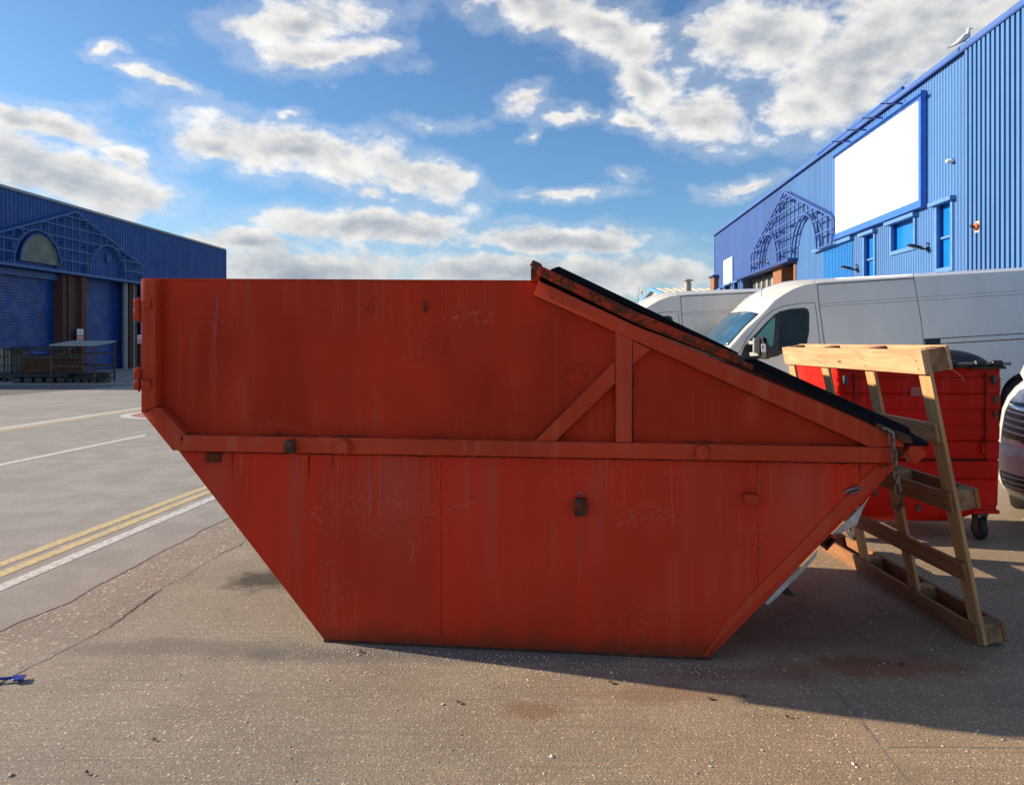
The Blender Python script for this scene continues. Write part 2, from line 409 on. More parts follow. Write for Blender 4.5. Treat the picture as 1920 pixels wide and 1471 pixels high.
def clad(name, base, var=.08):
    return simple(name, base, .5, 0, var, .6, 0, 60, .4, streak=True)
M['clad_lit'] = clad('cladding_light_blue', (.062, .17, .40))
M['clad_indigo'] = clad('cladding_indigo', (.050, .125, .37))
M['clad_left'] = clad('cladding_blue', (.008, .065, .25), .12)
M['clad_cyan'] = clad('cladding_bright_blue', (.03, .24, .62))
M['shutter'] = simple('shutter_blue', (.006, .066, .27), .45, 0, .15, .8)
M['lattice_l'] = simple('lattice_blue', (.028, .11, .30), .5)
M['lattice_r'] = simple('lattice_blue_shaded', (.035, .09, .32), .5)  # blue darkened to carry the shade on the bars' near faces
M['trim'] = simple('trim_blue', (.085, .21, .48), .45)
M['trimdark'] = simple('trim_dark_blue', (.012, .045, .22), .5)
M['bframe'] = simple('billboard_frame', (.03, .14, .55), .4)
M['board'] = simple('white_board', (.92, .92, .92), .4, 0, .01)
M['pane'] = simple('blue_window_film', (.006, .16, .56), .25, 0, .08, .8)
M['fan'] = simple('dusty_window', (.13, .15, .12), .5, 0, .3, 2.5)
def brick(name, c1, c2, mortar):
    m, T, p = new_mat(name); o = T.new('ShaderNodeTexCoord').outputs['Object']
    x, y, z = T.xyz(o)
    b = T.new('ShaderNodeTexBrick'); T.put(b.inputs['Vector'], T.comb(T.m('ADD', x, y), z, 0.0))
    for k, v in (('Color1', c1), ('Color2', c2), ('Mortar', mortar)): b.inputs[k].default_value = tuple(v) + (1,)
    b.inputs['Scale'].default_value = 1; b.inputs['Brick Width'].default_value = .225; b.inputs['Row Height'].default_value = .075; b.inputs['Mortar Size'].default_value = .008
    T.put(p.inputs['Base Color'], T.mix(T.mr(T.noise(o, 3, 4), .3, .7, 0, .4), b.outputs[0], tuple(q * .5 for q in c1)))
    p.inputs['Roughness'].default_value = .9
    T.put(p.inputs['Normal'], T.bump(b.outputs['Fac'], -.4, .006))
    return m
M['brick'] = brick('brown_brick', (.17, .065, .04), (.12, .045, .03), (.10, .07, .055))
M['brick_o'] = brick('orange_brick', (.32, .12, .055), (.25, .09, .045), (.16, .12, .09))
M['grey'] = simple('grey_metal', (.28, .28, .28), .5)
M['greyd'] = simple('dark_grey_metal', (.045, .045, .05), .5)
M['cream'] = simple('cream_sheet', (.68, .60, .45), .6)
M['rustwood'] = simple('rusty_brown', (.10, .035, .014), .9, 0, .5, 5)

def car_paint(name, c, rough=.25):
    m, T, p = new_mat(name); o = T.new('ShaderNodeTexCoord').outputs['Object']
    n = T.noise(T.mapping(o, (1, 1, .3)), 3, 4)
    T.put(p.inputs['Base Color'], T.mix(T.mr(n, .35, .7, 0, .14), c, (.33, .30, .26)))
    T.put(p.inputs['Roughness'], T.mr(n, .3, .7, rough - .05, rough + .12)); p.inputs['Coat Weight'].default_value = .6; p.inputs['Coat Roughness'].default_value = .08
    return m
M['van'] = car_paint('van_white', (.70, .66, .59))
M['silver'] = car_paint('silver_car', (.74, .73, .70), .3)
M['bumper'] = simple('grey_bumper', (.52, .52, .50), .45)
M['glass'] = simple('dark_glass', (.008, .014, .013), .05, 0, .5, 3, 0, 60, .35)
M['glass_t'] = simple('teal_see_through', (.09, .26, .20), .06, 0, .15, 3, 0, 60, .8)  # teal base colour imitates the light seen through the clear pane
M['screen'] = simple('windscreen_glass', (.03, .09, .16), .03, 0, .2, 1.5, 0, 60, 1.0)
M['chrome'] = simple('chrome', (.75, .77, .80), .12, 1, .05)
M['lamp'] = simple('clear_lens', (.55, .57, .6), .1, .3, .1)
M['amber'] = simple('orange_plastic', (.55, .13, .04), .5)
M['pinkw'] = simple('pale_pink_plate', (.62, .38, .34), .6)

def wood(name, c, dirt=.3):
    m, T, p = new_mat(name); o = T.new('ShaderNodeTexCoord').outputs['Object']
    g1 = T.noise(T.mapping(o, (9, 1.0, 9)), 3.2, 4, .6, .6); g2 = T.noise(T.mapping(o, (60, 2, 60)), 3, 2)
    kn = T.mr(T.vor(T.mapping(o, (1, .35, 1)), 4.5), .07, .03)
    col = T.mix(T.mr(g1, .35, .7), c, tuple(q * .68 for q in c)); col = T.mix(T.mr(g2, .5, .75, 0, .35), col, (c[0] * .5, c[1] * .4, c[2] * .3))
    col = T.mix(T.m('MULTIPLY', kn, .8), col, (.11, .045, .018))
    col = T.mix(T.m('MULTIPLY', T.mr(T.noise(o, 5, 4, .7), .50, .70), dirt), col, (.12, .08, .05))
    T.put(p.inputs['Base Color'], col); p.inputs['Roughness'].default_value = .75
    T.put(p.inputs['Normal'], T.bump(T.m('ADD', g1, g2), .25, .002))
    return m
M['wood'] = wood('pale_pine', (.58, .345, .185), .12)
M['wood2'] = wood('mid_brown_pine', (.42, .235, .11), .3)
M['wood3'] = wood('dark_brown_pine', (.31, .135, .055), .35)
M['endgrain'] = simple('end_grain', (.26, .14, .065), .85, 0, .45, 14, .4, 60)
M['binred'] = skip_paint('bin_paint', (.60, .012, .006), False, .0)
M['plastic'] = simple('dusty_plastic_sheet', (.62, .60, .60), .45, 0, .25, 9, .3, 20)
M['bluep'] = simple('blue_litter', (.02, .02, .28), .4)
M['feather'] = simple('gull_white', (.80, .78, .74), .8); M['gullgrey'] = simple('gull_grey', (.28, .29, .31), .8); M['gullb'] = simple('gull_black', (.02, .02, .02), .8)
M['beak'] = simple('gull_beak', (.6, .35, .08), .5)
M['peb'] = simple('pebble', (.55, .50, .43), .8, 0, .5, 3)
M['signred'] = simple('sign_red', (.55, .07, .05), .5); M['signw'] = simple('sign_white', (.75, .75, .73), .5)

# ================================================================== THE GROUND
random.seed(7)
def smooth(a, b, x):
    t = max(0, min(1, (x - a) / (b - a))); return t * t * (3 - 2 * t)
def gh(X, Y):      # the yard rises gently under the parked vans
    return smooth(7.6, 10.6, Y) * smooth(1.0, 3.0, X) * smooth(60, 30, Y) * (-.10 + .062 * min(max(X - 2.6, 0), 12))
b = MB()
xs = [-400, -120, -40, -12, -4, 0] + [1 + .5 * i for i in range(30)] + [18, 30, 80, 400]
ys = [-60, -8, 0, 4, 7] + [7.5 + .5 * i for i in range(10)] + [14, 18, 24, 30, 45, 60, 120, 900]
b.grid([[(x, y, gh(x, y)) for x in xs] for y in ys])
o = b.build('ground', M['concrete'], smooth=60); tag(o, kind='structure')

def jag(px_pts, n=14, amp=.018, seed=1, ext=None):
    """jagged line on the ground through photo points"""
    random.seed(seed); P = [Vector(gp(*q) + (0,)) for q in px_pts]
    if ext:
        d = (P[-1] - P[0]).normalized(); P = [P[0] - d * ext[0]] + P + [P[-1] + d * ext[1]]
    out = []
    for a, c in zip(P, P[1:]):
        L = (c - a).length; k = max(2, int(L / .045)); k = min(k, 400)
        for i in range(k):
            p = a.lerp(c, i / k); s = noise.noise(p * 3.1 + Vector((seed, 0, 0))) * amp * 1.8 + noise.noise(p * 17 + Vector((0, seed, 0))) * amp
            out.append(Vector((p.x + s, p.y, 0)))
    out.append(P[-1]); return out
J1 = jag([(0, 1185), (130, 1128), (290, 1042), (428, 971)], amp=.012, seed=3, ext=(9, 40))
J2 = jag([(48, 1257), (176, 1190), (266, 1135), (314, 1097), (404, 1047), (459, 1014)], amp=.022, seed=5, ext=(9, 12))
far = 90
def sheet(name, m, left, right, z, kind='structure'):
    b = MB(); n = max(len(left), len(right))
    def rs(L):      # resample by y
        ys = sorted({round(p.y, 4) for p in left} | {round(p.y, 4) for p in right})
        return ys
    y0 = max(left[0].y, right[0].y); y1 = min(left[-1].y, right[-1].y)
    ys = [y for y in rs(left) if y0 <= y <= y1]
    def at(L, y, c=[0]):
        lo, hi = 0, len(L) - 1
        while hi - lo > 1:
            mid = (lo + hi) // 2
            if L[mid].y <= y: lo = mid
            else: hi = mid
        a, c2 = L[lo], L[hi]; t = 0 if c2.y == a.y else (y - a.y) / (c2.y - a.y)
        return a.x + (c2.x - a.x) * max(0, min(1, t))
    b.grid([[(at(left, y), y, z) for y in ys], [(at(right, y), y, z) for y in ys]])
    o = b.build(name, m); return tag(o, kind=kind)
Lroad = [Vector((-60, J1[0].y, 0)), Vector((-60, J1[-1].y, 0))]
sheet('road', M['asphalt'], Lroad, [p + Vector((-.006, 0, 0)) for p in J1], .0024)
sheet('pavement', M['aggregate'], [p + Vector((.006, 0, 0)) for p in J1], [p + Vector((-.008, 0, 0)) for p in J2], .0012)
# dark cracks that fill the joints
cr = simple('crack_dirt', (.05, .042, .035), .95, 0, .4, 30)
def crack(pts, w, z=.0015, name='road', seed=0):
    L = [p + Vector((-w * max(0, .4 + 2.4 * noise.noise(p * 2.5 + Vector((seed, 0, 0)))), 0, 0)) for p in pts]
    Rr = [p + Vector((w * max(0, .4 + 2.4 * noise.noise(p * 2.5 + Vector((seed, 0, 0)))), 0, 0)) for p in pts]
    b = MB(); b.grid([[(p.x, p.y, z) for p in L], [(p.x, p.y, z) for p in Rr]]); return tag(b.build(name, cr), kind='structure')
crack(J1, .0034, .0031, 'road', 3); crack(J2, .0040, .0018, 'pavement', 5)
J3 = jag([(1530, 1250), (1610, 1345), (1660, 1410), (1710, 1471)], amp=.003, seed=8, ext=(0.7, 1.5)); cr0 = cr; cr = simple('joint_seal', (.20, .17, .145), .9, 0, .3, 20); crack(J3, .006, .0008, 'ground', 8)
def xcrack(x0, x1, y, seed):
    b = MB(); P = [(x0 + (x1 - x0) * i / 60) for i in range(61)]
    yy = [y + noise.noise(Vector((x * 3, seed, 0))) * .006 for x in P]
    b.grid([[(x, q - .0035, .0008) for x, q in zip(P, yy)], [(x, q + .003, .0008) for x, q in zip(P, yy)]]); return tag(b.build('ground', cr), kind='structure')
xcrack(1.39, 6, gp(1790, 1400)[1], 3); xcrack(2.6, 9, gp(1850, 945)[1], 9)
# apron in front of the left warehouse
A0, A1 = Vector(gp(0, 742) + (0,)), Vector(gp(265, 721) + (0,)); d = (A1 - A0).normalized()
ae_ = [A0 - d * 14, A0, A1, A1 + d * 50]
sheet('apron', M['apron'], [Vector((-60, ae_[0].y, 0)), Vector((-60, ae_[-1].y, 0))], ae_, .0036)
def line(name, m, pa0, pa1, pb0, pb1, ext=(0, 0), z=.0044):
    """painted line whose two edges at each end are given as photo points"""
    a, b_, c, d_ = (Vector(gp(*q) + (z,)) for q in (pa0, pb0, pa1, pb1))
    u, v = (c - a).normalized(), (d_ - b_).normalized()
    a -= u * ext[0]; b_ -= v * ext[0]; c += u * ext[1]; d_ += v * ext[1]
    mb = MB(); n = 60
    mb.grid([[a.lerp(c, i / n) + Vector((noise.noise(a.lerp(c, i / n) * 9) * .006, 0, 0)) for i in range(n + 1)], [b_.lerp(d_, i / n) + Vector((noise.noise(b_.lerp(d_, i / n) * 9) * .006, 0, 0)) for i in range(n + 1)]])
    return tag(mb.build(name, m), kind='structure')
line('road_marking', M['yellow'], (0, 1054), (385, 911), (0, 1064), (388, 916.5), (2.5, 30))
line('road_marking', M['yellow'], (0, 1072), (392, 919), (0, 1083), (394, 924), (2.5, 30))
line('road_marking', M['white'], (0, 1096), (400, 929), (0, 1109), (403, 936), (2.5, 30))
line('road_marking', M['white'], (0, 869.5), (273, 814), (0, 873.5), (273, 817.5), (3, 0))
line('road_marking', M['white'], (0, 802), (262, 764), (0, 805.5), (262, 766.5), (4, 20))
line('road_marking', M['yellow'], (0, 806.5), (262, 767.2), (0, 809), (262, 769), (4, 20))
# round mark with a white ring
cx, cy = gp(262, 775.5); cx += .85
for nm, r0, r1, m, z in (('road_marking', .0, .92, M['pinkmark'], .0048), ('road_marking', .92, 1.12, M['white'], .0048)):
    mb = MB(); n = 40
    if r0 == 0: mb.face([(cx + r1 * math.cos(2 * math.pi * i / n), cy + r1 * math.sin(2 * math.pi * i / n), z) for i in range(n)])
    else: mb.grid([[(cx + r * math.cos(2 * math.pi * i / n), cy + r * math.sin(2 * math.pi * i / n), z) for i in range(n + 1)] for r in (r0, r1)])
    tag(mb.build(nm, m), kind='structure')
# loose grit
random.seed(11); mb = MB()
def pebble(x, y, r, z0=0):
    k = bmesh.ops.create_icosphere(mb.b, subdivisions=1, radius=r)
    a = random.random() * 6.3; sx, sy, sz = random.uniform(.7, 1.5), random.uniform(.6, 1), random.uniform(.35, .7)
    for v in k['verts']:
        c = v.co; X, Y = c.x * sx, c.y * sy
        v.co = Vector((x + X * math.cos(a) - Y * math.sin(a), y + X * math.sin(a) + Y * math.cos(a), z0 + c.z * sz + r * .2)) + Vector((random.uniform(-1, 1),) * 3) * r * .15
for i in range(1500):
    Y = 2.3 + 4.4 * random.random() ** 1.5; X = random.uniform(-.62, .78) * Y
    if X < -.50 * Y - .3 and random.random() < .6: continue
    pebble(X, Y, random.choice((.0022, .0028, .0035, .0045)) * random.uniform(.8, 1.25))
for i in range(700):     # swept against the foot of the skip
    t = random.random(); X = -1.0 + 2.1 * t + random.gauss(0, .1); Y = 3.63 - .1158 * X - abs(random.gauss(0, .10))
    pebble(X, Y, random.uniform(.002, .0042))
for (px, py, r) in ((672, 1228, .010), (1146, 1262, .009), (1600, 1432, .008), (830, 1320, .008), (20, 1453, .012), (1035, 1418, .010), (1520, 1158, .008), (1470, 1180, .009)):
    X, Y = gp(px, py); pebble(X, Y, r)
tag(mb.build('gravel', M['peb']), 'pale grit and small stones scattered over the concrete', 'gravel', kind='stuff')
mb = MB(); random.seed(5)
leafm = simple('dry_leaf', (.10, .055, .03), .9)
for (px, py) in ((1143, 1280), (1395, 1306), (288, 1388), (162, 1450), (1690, 1246), (1540, 1075), (860, 1318), (1475, 1345), (1330, 1310), (676, 1222)):
    X, Y = gp(px, py); a = random.random() * 6; r = random.uniform(.010, .018)
    mb.face([(X + r * math.cos(a + t) * (1, .55)[i % 2], Y + r * .8 * math.sin(a + t), .004 + .006 * random.random()) for i, t in enumerate((0, 1.1, 2.2, 3.3, 4.3, 5.3))])
tag(mb.build('debris', leafm, solid=.001), 'dark bits of dry leaf scattered on the concrete', 'debris', kind='stuff')

# ================================================================== THE SKIP
TH = math.atan(.1158)
SK = empty('skip', (0, 3.622, 0), (0, 0, -TH), 'large red steel skip with sloping black lids standing in the foreground', 'skip')
fs = Fr(SK); PV = .055; DEP = 1.78
def sp(pts, yl=0.0): return [fs.hit(px, py, yl) for px, py in pts]
TL, T1, TM, T2, E1, BR, BL, ML, LL = sp([(266, 523), (1008, 527), (1194, 612), (1682, 815), (1683, 872), (1328, 1237), (610, 1203), (335, 845), (265, 772)], PV)
BR = (BR[0], 0.004); BL = (BL[0], 0.004)
out_poly = [TL, T1, TM, T2, E1, BR, BL, ML, LL]
p = MB().prism(out_poly, PV, PV + .006).build('side_panel', M['panel'], SK)
MB().prism(out_poly, DEP - PV - .006, DEP - PV).build('side_panel', M['panel'], SK)
def plate(name, a, c, t=.006, y0=PV + .006, y1=DEP - PV - .006, m=None, off=.0):
    a, c = Vector(a), Vector(c); d = (c - a).normalized(); nn = Vector((d.y, -d.x))
    q = [a + nn * off, c + nn * off, c + nn * (off + t), a + nn * (off + t)]
    return MB().prism([tuple(v) for v in q], y0, y1).build(name, m or M['panel'], SK)
plate('end_door', LL, TL); plate('end_plate', BL, ML, m=M['rust']); plate('end_plate', ML, LL); plate('floor_plate', BR, BL); plate('end_plate', E1, BR); plate('end_plate', T2, E1)
# foot runners seen as the rusty bottom edge
MB().prism([(BL[0] - .004, -.0), (BR[0] + .012, -.0), (BR[0] + .006, .012), (BL[0] - .010, .012)], PV - .006, PV - .0005).build('foot_strip', M['rust'], SK, .001)
# top rim
MB().prism([(TL[0], TL[1] - .004), (T1[0], T1[1] - .004), (T1[0], T1[1] + .004), (TL[0], TL[1] + .004)], PV - .004, PV + .012).build('rim', M['frame'], SK, .001)
MB().prism([(TL[0], TL[1] - .004), (T1[0], T1[1] - .004), (T1[0], T1[1] + .004), (TL[0], TL[1] + .004)], DEP - PV - .012, DEP - PV + .004).build('rim', M['frame'], SK, .001)
def frame(name, pts, y0, m='frame', bev=.003, both=False, y1=PV + .003):
    q = sp(pts, 0)
    o = MB().prism(q, y0, y1).build(name, M[m], SK, bev, 2, 35)
    if both: MB().prism(q, DEP - y1, DEP - y0).build(name, M[m], SK, bev, 2, 35)
    return o
frame('corner_post', [(264, 523), (292, 523), (292, 762), (266, 773)], .001, both=True)
frame('corner_post', [(266, 774), (292.5, 763), (300, 764), (347, 814), (337, 822), (355, 844.5), (323, 844.5)], .0025, both=True)
frame('side_rail', [(343, 815), (1679, 838.5), (1679, 868), (340, 845)], 0, both=True)
frame('sloping_rail', [(1010.5, 526), (1194, 611.5), (1676, 811), (1690, 822), (1697, 838), (1629, 837.5), (1001, 553)], .0015, both=True)
frame('upright', [(1154, 622), (1186, 636), (1185, 829.5), (1154, 829)], .004, both=True)
frame('brace', [(1153.5, 676), (1153.5, 719), (1042, 827.5), (1002, 827)], .006, both=True)
frame('brace', [(1186.5, 638), (1221, 654), (1186.5, 684)], .006, both=True)
# edge strip down the right-hand slope
frame('edge_strip', [(1649, 877), (1676, 877), (1671, 889), (1343, 1219), (1329, 1237), (1320, 1236.5), (1365, 1172), (1434, 1097)], PV - .006, bev=.002, y1=PV - .0008)
# weld scraps along the top of the rail
random.seed(4)
mb = MB()
for (a, c) in ((349, 385), (487, 590), (622, 690), (800, 838), (1150, 1190), (1280, 1345), (1520, 1570)):
    y = 815 + (838 - 815) * (a - 343) / 1336; (x0, z0), (x1, z1) = sp([(a, y), (c, y + (c - a) * .0172)], .02)
    MB().bar((x0, .03, z0 + .004), (x1, .03, z1 + .004), .03, .006).build('weld_strip', M['rustred'], SK, .001, jitter=.0015)
# vertical weld seams with small blobs
def seam(px, ya, yb, name='weld_seam'):
    (x0, z0), (x1, z1) = sp([(px, ya), (px, yb)], PV); mb = MB(); n = 26
    pts = [(x0 + (x1 - x0) * i / n + random.gauss(0, .0007), PV - .0004, z0 + (z1 - z0) * i / n) for i in range(n + 1)]
    mb.tube(pts, .0016, 6)
    for k in range(9):
        t = random.random(); z = z0 + (z1 - z0) * t
        r = bmesh.ops.create_icosphere(mb.b, subdivisions=1, radius=random.uniform(.003, .0055))
        for v in r['verts']: v.co = Vector((v.co.x * .7 + x0 + (x1 - x0) * t, v.co.y * .5 + PV - .001, v.co.z * 1.3 + max(z, .01)))
    mb.build(name, M['frame'], SK, smooth=60)
seam(827, 862, 1211); seam(1421, 872, 1105)
# lugs on the rail: rounded knobs standing off it
def lug(px, py, m):
    (x, z), = sp([(px, py)], -.01)
    mb = MB(); prof = [(-.026, -.030), (.026, -.030), (.027, .018), (.015, .034), (-.015, .034), (-.027, .018)]
    mb.prism([(x + a, z + c) for a, c in prof], -.036, .002)
    o = mb.build('lifting_lug', M[m], SK, .007, 3, 50)
    MB().lathe([(.037, -.006), (.040, -.001), (.040, .001)], (x + .004, 0, z), 'y', 20).build('lug_washer', M['frame'], o, smooth=40)
    return o
lug(545, 837, 'rust'); lug(645, 837.5, 'frame'); lug(1316, 848, 'frame')
# the small bracket plates
(x0, z1), (x1, z0) = sp([(383, 848), (413, 867)], PV - .01); MB().box(x0, x1, PV - .016, PV - .0005, z0, z1).build('bracket', M['rustred'], SK, .002)
(x0, z1), (x1, z0) = sp([(1077, 934), (1100, 967)], PV - .03)
br = MB().box(x0, x1, PV - .045, PV - .0005, z0, z1).build('bracket', M['rust'], SK, .004, 2, 40)
MB().box(x0 + .018, x1 - .018, PV - .048, PV - .0455, z0 + .02, z1 - .02).build('bracket_face', M['rustred'], br, .002)
(x0, z1), (x1, z0) = sp([(1395, 924), (1421, 946)], PV - .03)
mb = MB(); Mx = Matrix.Translation(((x0 + x1) / 2, 0, (z0 + z1) / 2)) @ Matrix.Rotation(R(5), 4, 'Y'); w, h = (x1 - x0) / 2, (z1 - z0) / 2
mb.box(-w, w, PV - .05, PV - .0005, -h * .85, h * .9, Mx); mb.build('bracket', M['frame'], SK, .003, 2, 40)
# torn slot lower right
(x, z), = sp([(1597, 918)], PV); mb = MB(); pts = [(x - .035, PV - .004, z - .012), (x - .012, PV - .014, z + .004), (x + .018, PV - .016, z + .014), (x + .034, PV - .006, z + .008), (x + .02, PV - .012, z - .004), (x - .012, PV - .012, z - .016)]
mb.tube(pts, [.006, .008, .008, .006, .006, .004], 8); mb.build('bent_catch', M['steel'], SK, smooth=60)
(x, z), = sp([(798, 576)], PV); mb = MB(); mb.tube([(x, PV - .006, z + .032), (x + .001, PV - .022, z + .01), (x, PV - .02, z - .012), (x - .002, PV - .006, z - .026)], .0045, 8); mb.tube([(x - .011, PV - .006, z - .012), (x, PV - .014, z), (x + .012, PV - .006, z - .01)], .004, 6); mb.build('hook', M['rust'], SK, smooth=60)
(x, z), = sp([(522, 812)], .02); mb = MB(); mb.tube([(x - .014, .02, z - .006), (x, .016, z + .010), (x + .016, .02, z - .004)], .006, 8); mb.build('weld_blob', M['rustred'], SK, smooth=60)
# long scratches
def scratch(pts, r, m, nm='scratch'):
    q = sp(pts, PV); mb = MB(); P = []
    for i in range(len(q) - 1):
        for k in range(6): t = k / 6; P.append((q[i][0] * (1 - t) + q[i + 1][0] * t, PV + r * .45, q[i][1] * (1 - t) + q[i + 1][1] * t))
    P.append((q[-1][0], PV + r * .45, q[-1][1])); n = len(P)
    mb.tube(P, [r * (.35 + .65 * math.sin(math.pi * (i + .5) / n)) for i in range(n)], 5); mb.build(nm, m, SK)
sc1 = simple('scratch_dark', (.05, .012, .01), .7); sc2 = simple('scratch_pale', (.44, .15, .10), .7); sc3 = simple('faded_run', (.36, .06, .045), .7)
scratch([(650, 968), (653, 978), (660, 990), (672, 1000), (689, 1004)], .0016, sc1)
scratch([(649, 975), (640, 1005), (632, 1033)], .0014, sc1)
scratch([(726, 990), (752, 980), (778, 970)], .0014, sc1); scratch([(692, 1004), (725, 991)], .0013, sc2); scratch([(779, 970), (830, 956), (880, 944), (925, 934)], .0015, sc2)
scratch([(410, 530), (409, 560), (405, 600), (402, 640), (403, 655)], .008, sc3, 'paint_run'); scratch([(404, 640), (405, 700), (404, 800)], .003, sc3, 'paint_run')
scratch([(1086, 972), (1086, 1040), (1087, 1120)], .006, sc3, 'paint_run'); scratch([(1093, 970), (1093, 1010), (1093, 1060)], .004, sc3, 'paint_run'); scratch([(1080, 930), (1088, 922), (1096, 930)], .008, simple('faded_lilac', (.30, .10, .13), .7), 'paint_run')
scratch([(577, 955), (606, 948)], .0015, sc2); scratch([(776, 1012), (775, 1035), (768, 1058)], .003, sc2); scratch([(527, 978), (530, 988)], .002, sc2); scratch([(766, 1010), (768, 1020)], .0025, sc2)
# lumpy weld beads where the frame meets the sheet
def bead(pts, r=.0035):
    q = sp(pts, PV); P = []
    for i in range(len(q) - 1):
        n = max(3, int(math.hypot(q[i + 1][0] - q[i][0], q[i + 1][1] - q[i][1]) / .012))
        for k in range(n): t = k / n; P.append((q[i][0] * (1 - t) + q[i + 1][0] * t + random.gauss(0, .0009), PV - .0005, q[i][1] * (1 - t) + q[i + 1][1] * t + random.gauss(0, .0009)))
    MB().tube(P, [r * random.uniform(.55, 1.25) for _ in P], 6).build('weld_bead', M['rustred'], SK, smooth=70)
random.seed(21)
for pts in ([(1003, 555), (1629, 839)], [(342, 847), (1000, 858), (1679, 870)], [(1187.5, 686), (1186.5, 829)], [(1152.5, 720), (1152.5, 829)], [(1041, 829), (1152, 720)], [(1001, 825), (1152, 677)], [(293.5, 528), (293.5, 762)], [(301, 765), (348, 813)]):
    bead(pts)
# hinges of the left end door
for (ya, yb, yc) in ((560, 578, 601), (690, 711, 731)):
    lowfirst = yc > 700
    q = sp([(252, ya), (264, yc)], 0)
    hg = MB().box(q[0][0], q[1][0] - .002, -.012, .035, sp([(0, yb - 1)], 0)[0][1], q[0][1]).build('hinge', M['frame'], SK, .005, 2, 40)
    MB().box(q[0][0], q[1][0] - .002, -.012, .035, q[1][1], sp([(0, yb + 1)], 0)[0][1]).build('knuckle', M['frame'], hg, .005, 2, 40)
    MB().lathe([(.006, q[1][1] - .008), (.006, q[0][1] + .008)], ((q[0][0] + q[1][0]) / 2, .012, 0), 'z', 12).build('hinge_pin', M['rust'], hg)
    a, c = ((ya, yb) if not lowfirst else (yb + 1, yc))
    q = sp([(264, a), (282, c)], -.012)
    MB().box(q[0][0], q[1][0], -.013, .0, q[1][1], q[0][1]).build('hinge_leaf', M['frame'], hg, .003, 2, 40)
# rusty pivot post at the head of the lids
frame('pivot_post', [(994.5, 500), (1012, 505), (1012, 527), (994.5, 527)], .02, 'rustred', .002, y1=.09)
frame('pivot_post', [(993, 497), (999, 487), (1014, 493.5), (1013, 512), (1004, 507)], .0, 'rust', .003, y1=.10)
# lids
def lidbox(name, pts, y0, y1, m, par, bev=.004):
    return MB().prism(sp(pts, 0), y0, y1).build(name, M[m], par, bev, 2, 35)
up = lidbox('lid', [(1028, 508), (1034, 503), (1047.5, 498.5), (1359, 647), (1387, 662), (1384, 666)], .018, DEP - .02, 'lid', SK)
lidbox('lid_frame', [(1009, 497), (1016, 499), (1194, 584), (1390, 667), (1388, 682), (1378, 680), (1194, 607), (1007, 514)], -.004, .040, 'rustred', up)
lidbox('lid_frame', [(1009, 497), (1016, 499), (1194, 584), (1390, 667), (1388, 682), (1378, 680), (1194, 607), (1007, 514)], DEP - .04, DEP + .004, 'rustred', up)
MB().prism(sp([(1012, 508), (1385, 676), (1385, 684), (1194, 612), (1012, 528)], .075), .075, .082).build('lid_gap_shade', M['dark'], up)  # dark plate added in the gap to stand for the shade under the lid
lidbox('lid_underside', [(1012, 506), (1380, 668), (1380, 671), (1012, 509)], .042, DEP - .042, 'dark', up, 0)
lo = lidbox('lid', [(1397, 683), (1396, 676), (1408, 671), (1420, 673), (1708, 802), (1713, 813), (1746, 830), (1744, 836), (1722, 834), (1690, 822)], .020, DEP - .02, 'lid', SK)
lidbox('lid_lip', [(1402, 688), (1408, 683), (1700, 812), (1742, 832), (1741, 836.5), (1718, 835)], -.008, .0195, 'lid', lo)
lidbox('lid_frame', [(1392, 676), (1412, 683), (1411, 694), (1391, 686)], -.010, .03, 'rustred', lo)
lidbox('lid_frame', [(1641, 791), (1706, 817), (1711, 830), (1698, 831), (1642, 801)], -.014, .03, 'rust', lo)
for i in range(7):     # moulded ribs on the lids' backs
    y = .25 + i * .21
    q = sp([(1060, 508), (1340, 642)], 0); MB().bar((q[0][0], y, q[0][1] + .01), (q[1][0], y, q[1][1] + .01), .05, .02).build('lid_rib', M['lid'], up, .004)
    q = sp([(1430, 680), (1695, 798)], 0); MB().bar((q[0][0], y, q[0][1] + .008), (q[1][0], y, q[1][1] + .008), .05, .02).build('lid_rib', M['lid'], lo, .004)
# tilted stub at the right end, and the rectangular tube under the slope
q = sp([(1697, 846), (1705, 833), (1720, 833), (1733, 846), (1733, 854), (1713, 870)], .02)
MB().prism(q, .0, .09).build('end_stub', M['frame'], SK, .004, 2, 40)
q = sp([(1676, 838), (1697, 838), (1706, 846), (1690, 864), (1683, 866)], 0); MB().prism(q, .03, .06).build('end_gusset', M['rustred'], SK, .003)
a, c, e, g_ = [Vector((v[0], 0, v[1])) for v in sp([(1539, 1023), (1560, 1002), (1571, 1012), (1551, 1033)], .07)]
mb = MB(); t = .2
for (p0, p1, q0, q1) in ((a, g_, a.lerp(c, t), g_.lerp(e, t)), (c, e, c.lerp(a, t * .7), e.lerp(g_, t * .7)), (g_, e, g_.lerp(a, .22), e.lerp(c, .22)), (a, c, a.lerp(g_, .15), c.lerp(e, .15))):
    mb.prism([(p0.x, p0.z), (p1.x, p1.z), (q1.x, q1.z), (q0.x, q0.z)], .075, 1.60)
mb.build('lifting_tube', M['rustred'], SK)
q = sp([(1462, 1108), (1476, 1100), (1492, 1117), (1476, 1117)], .3); MB().prism(q, .3, .36).build('foot_bracket', M['black'], SK)
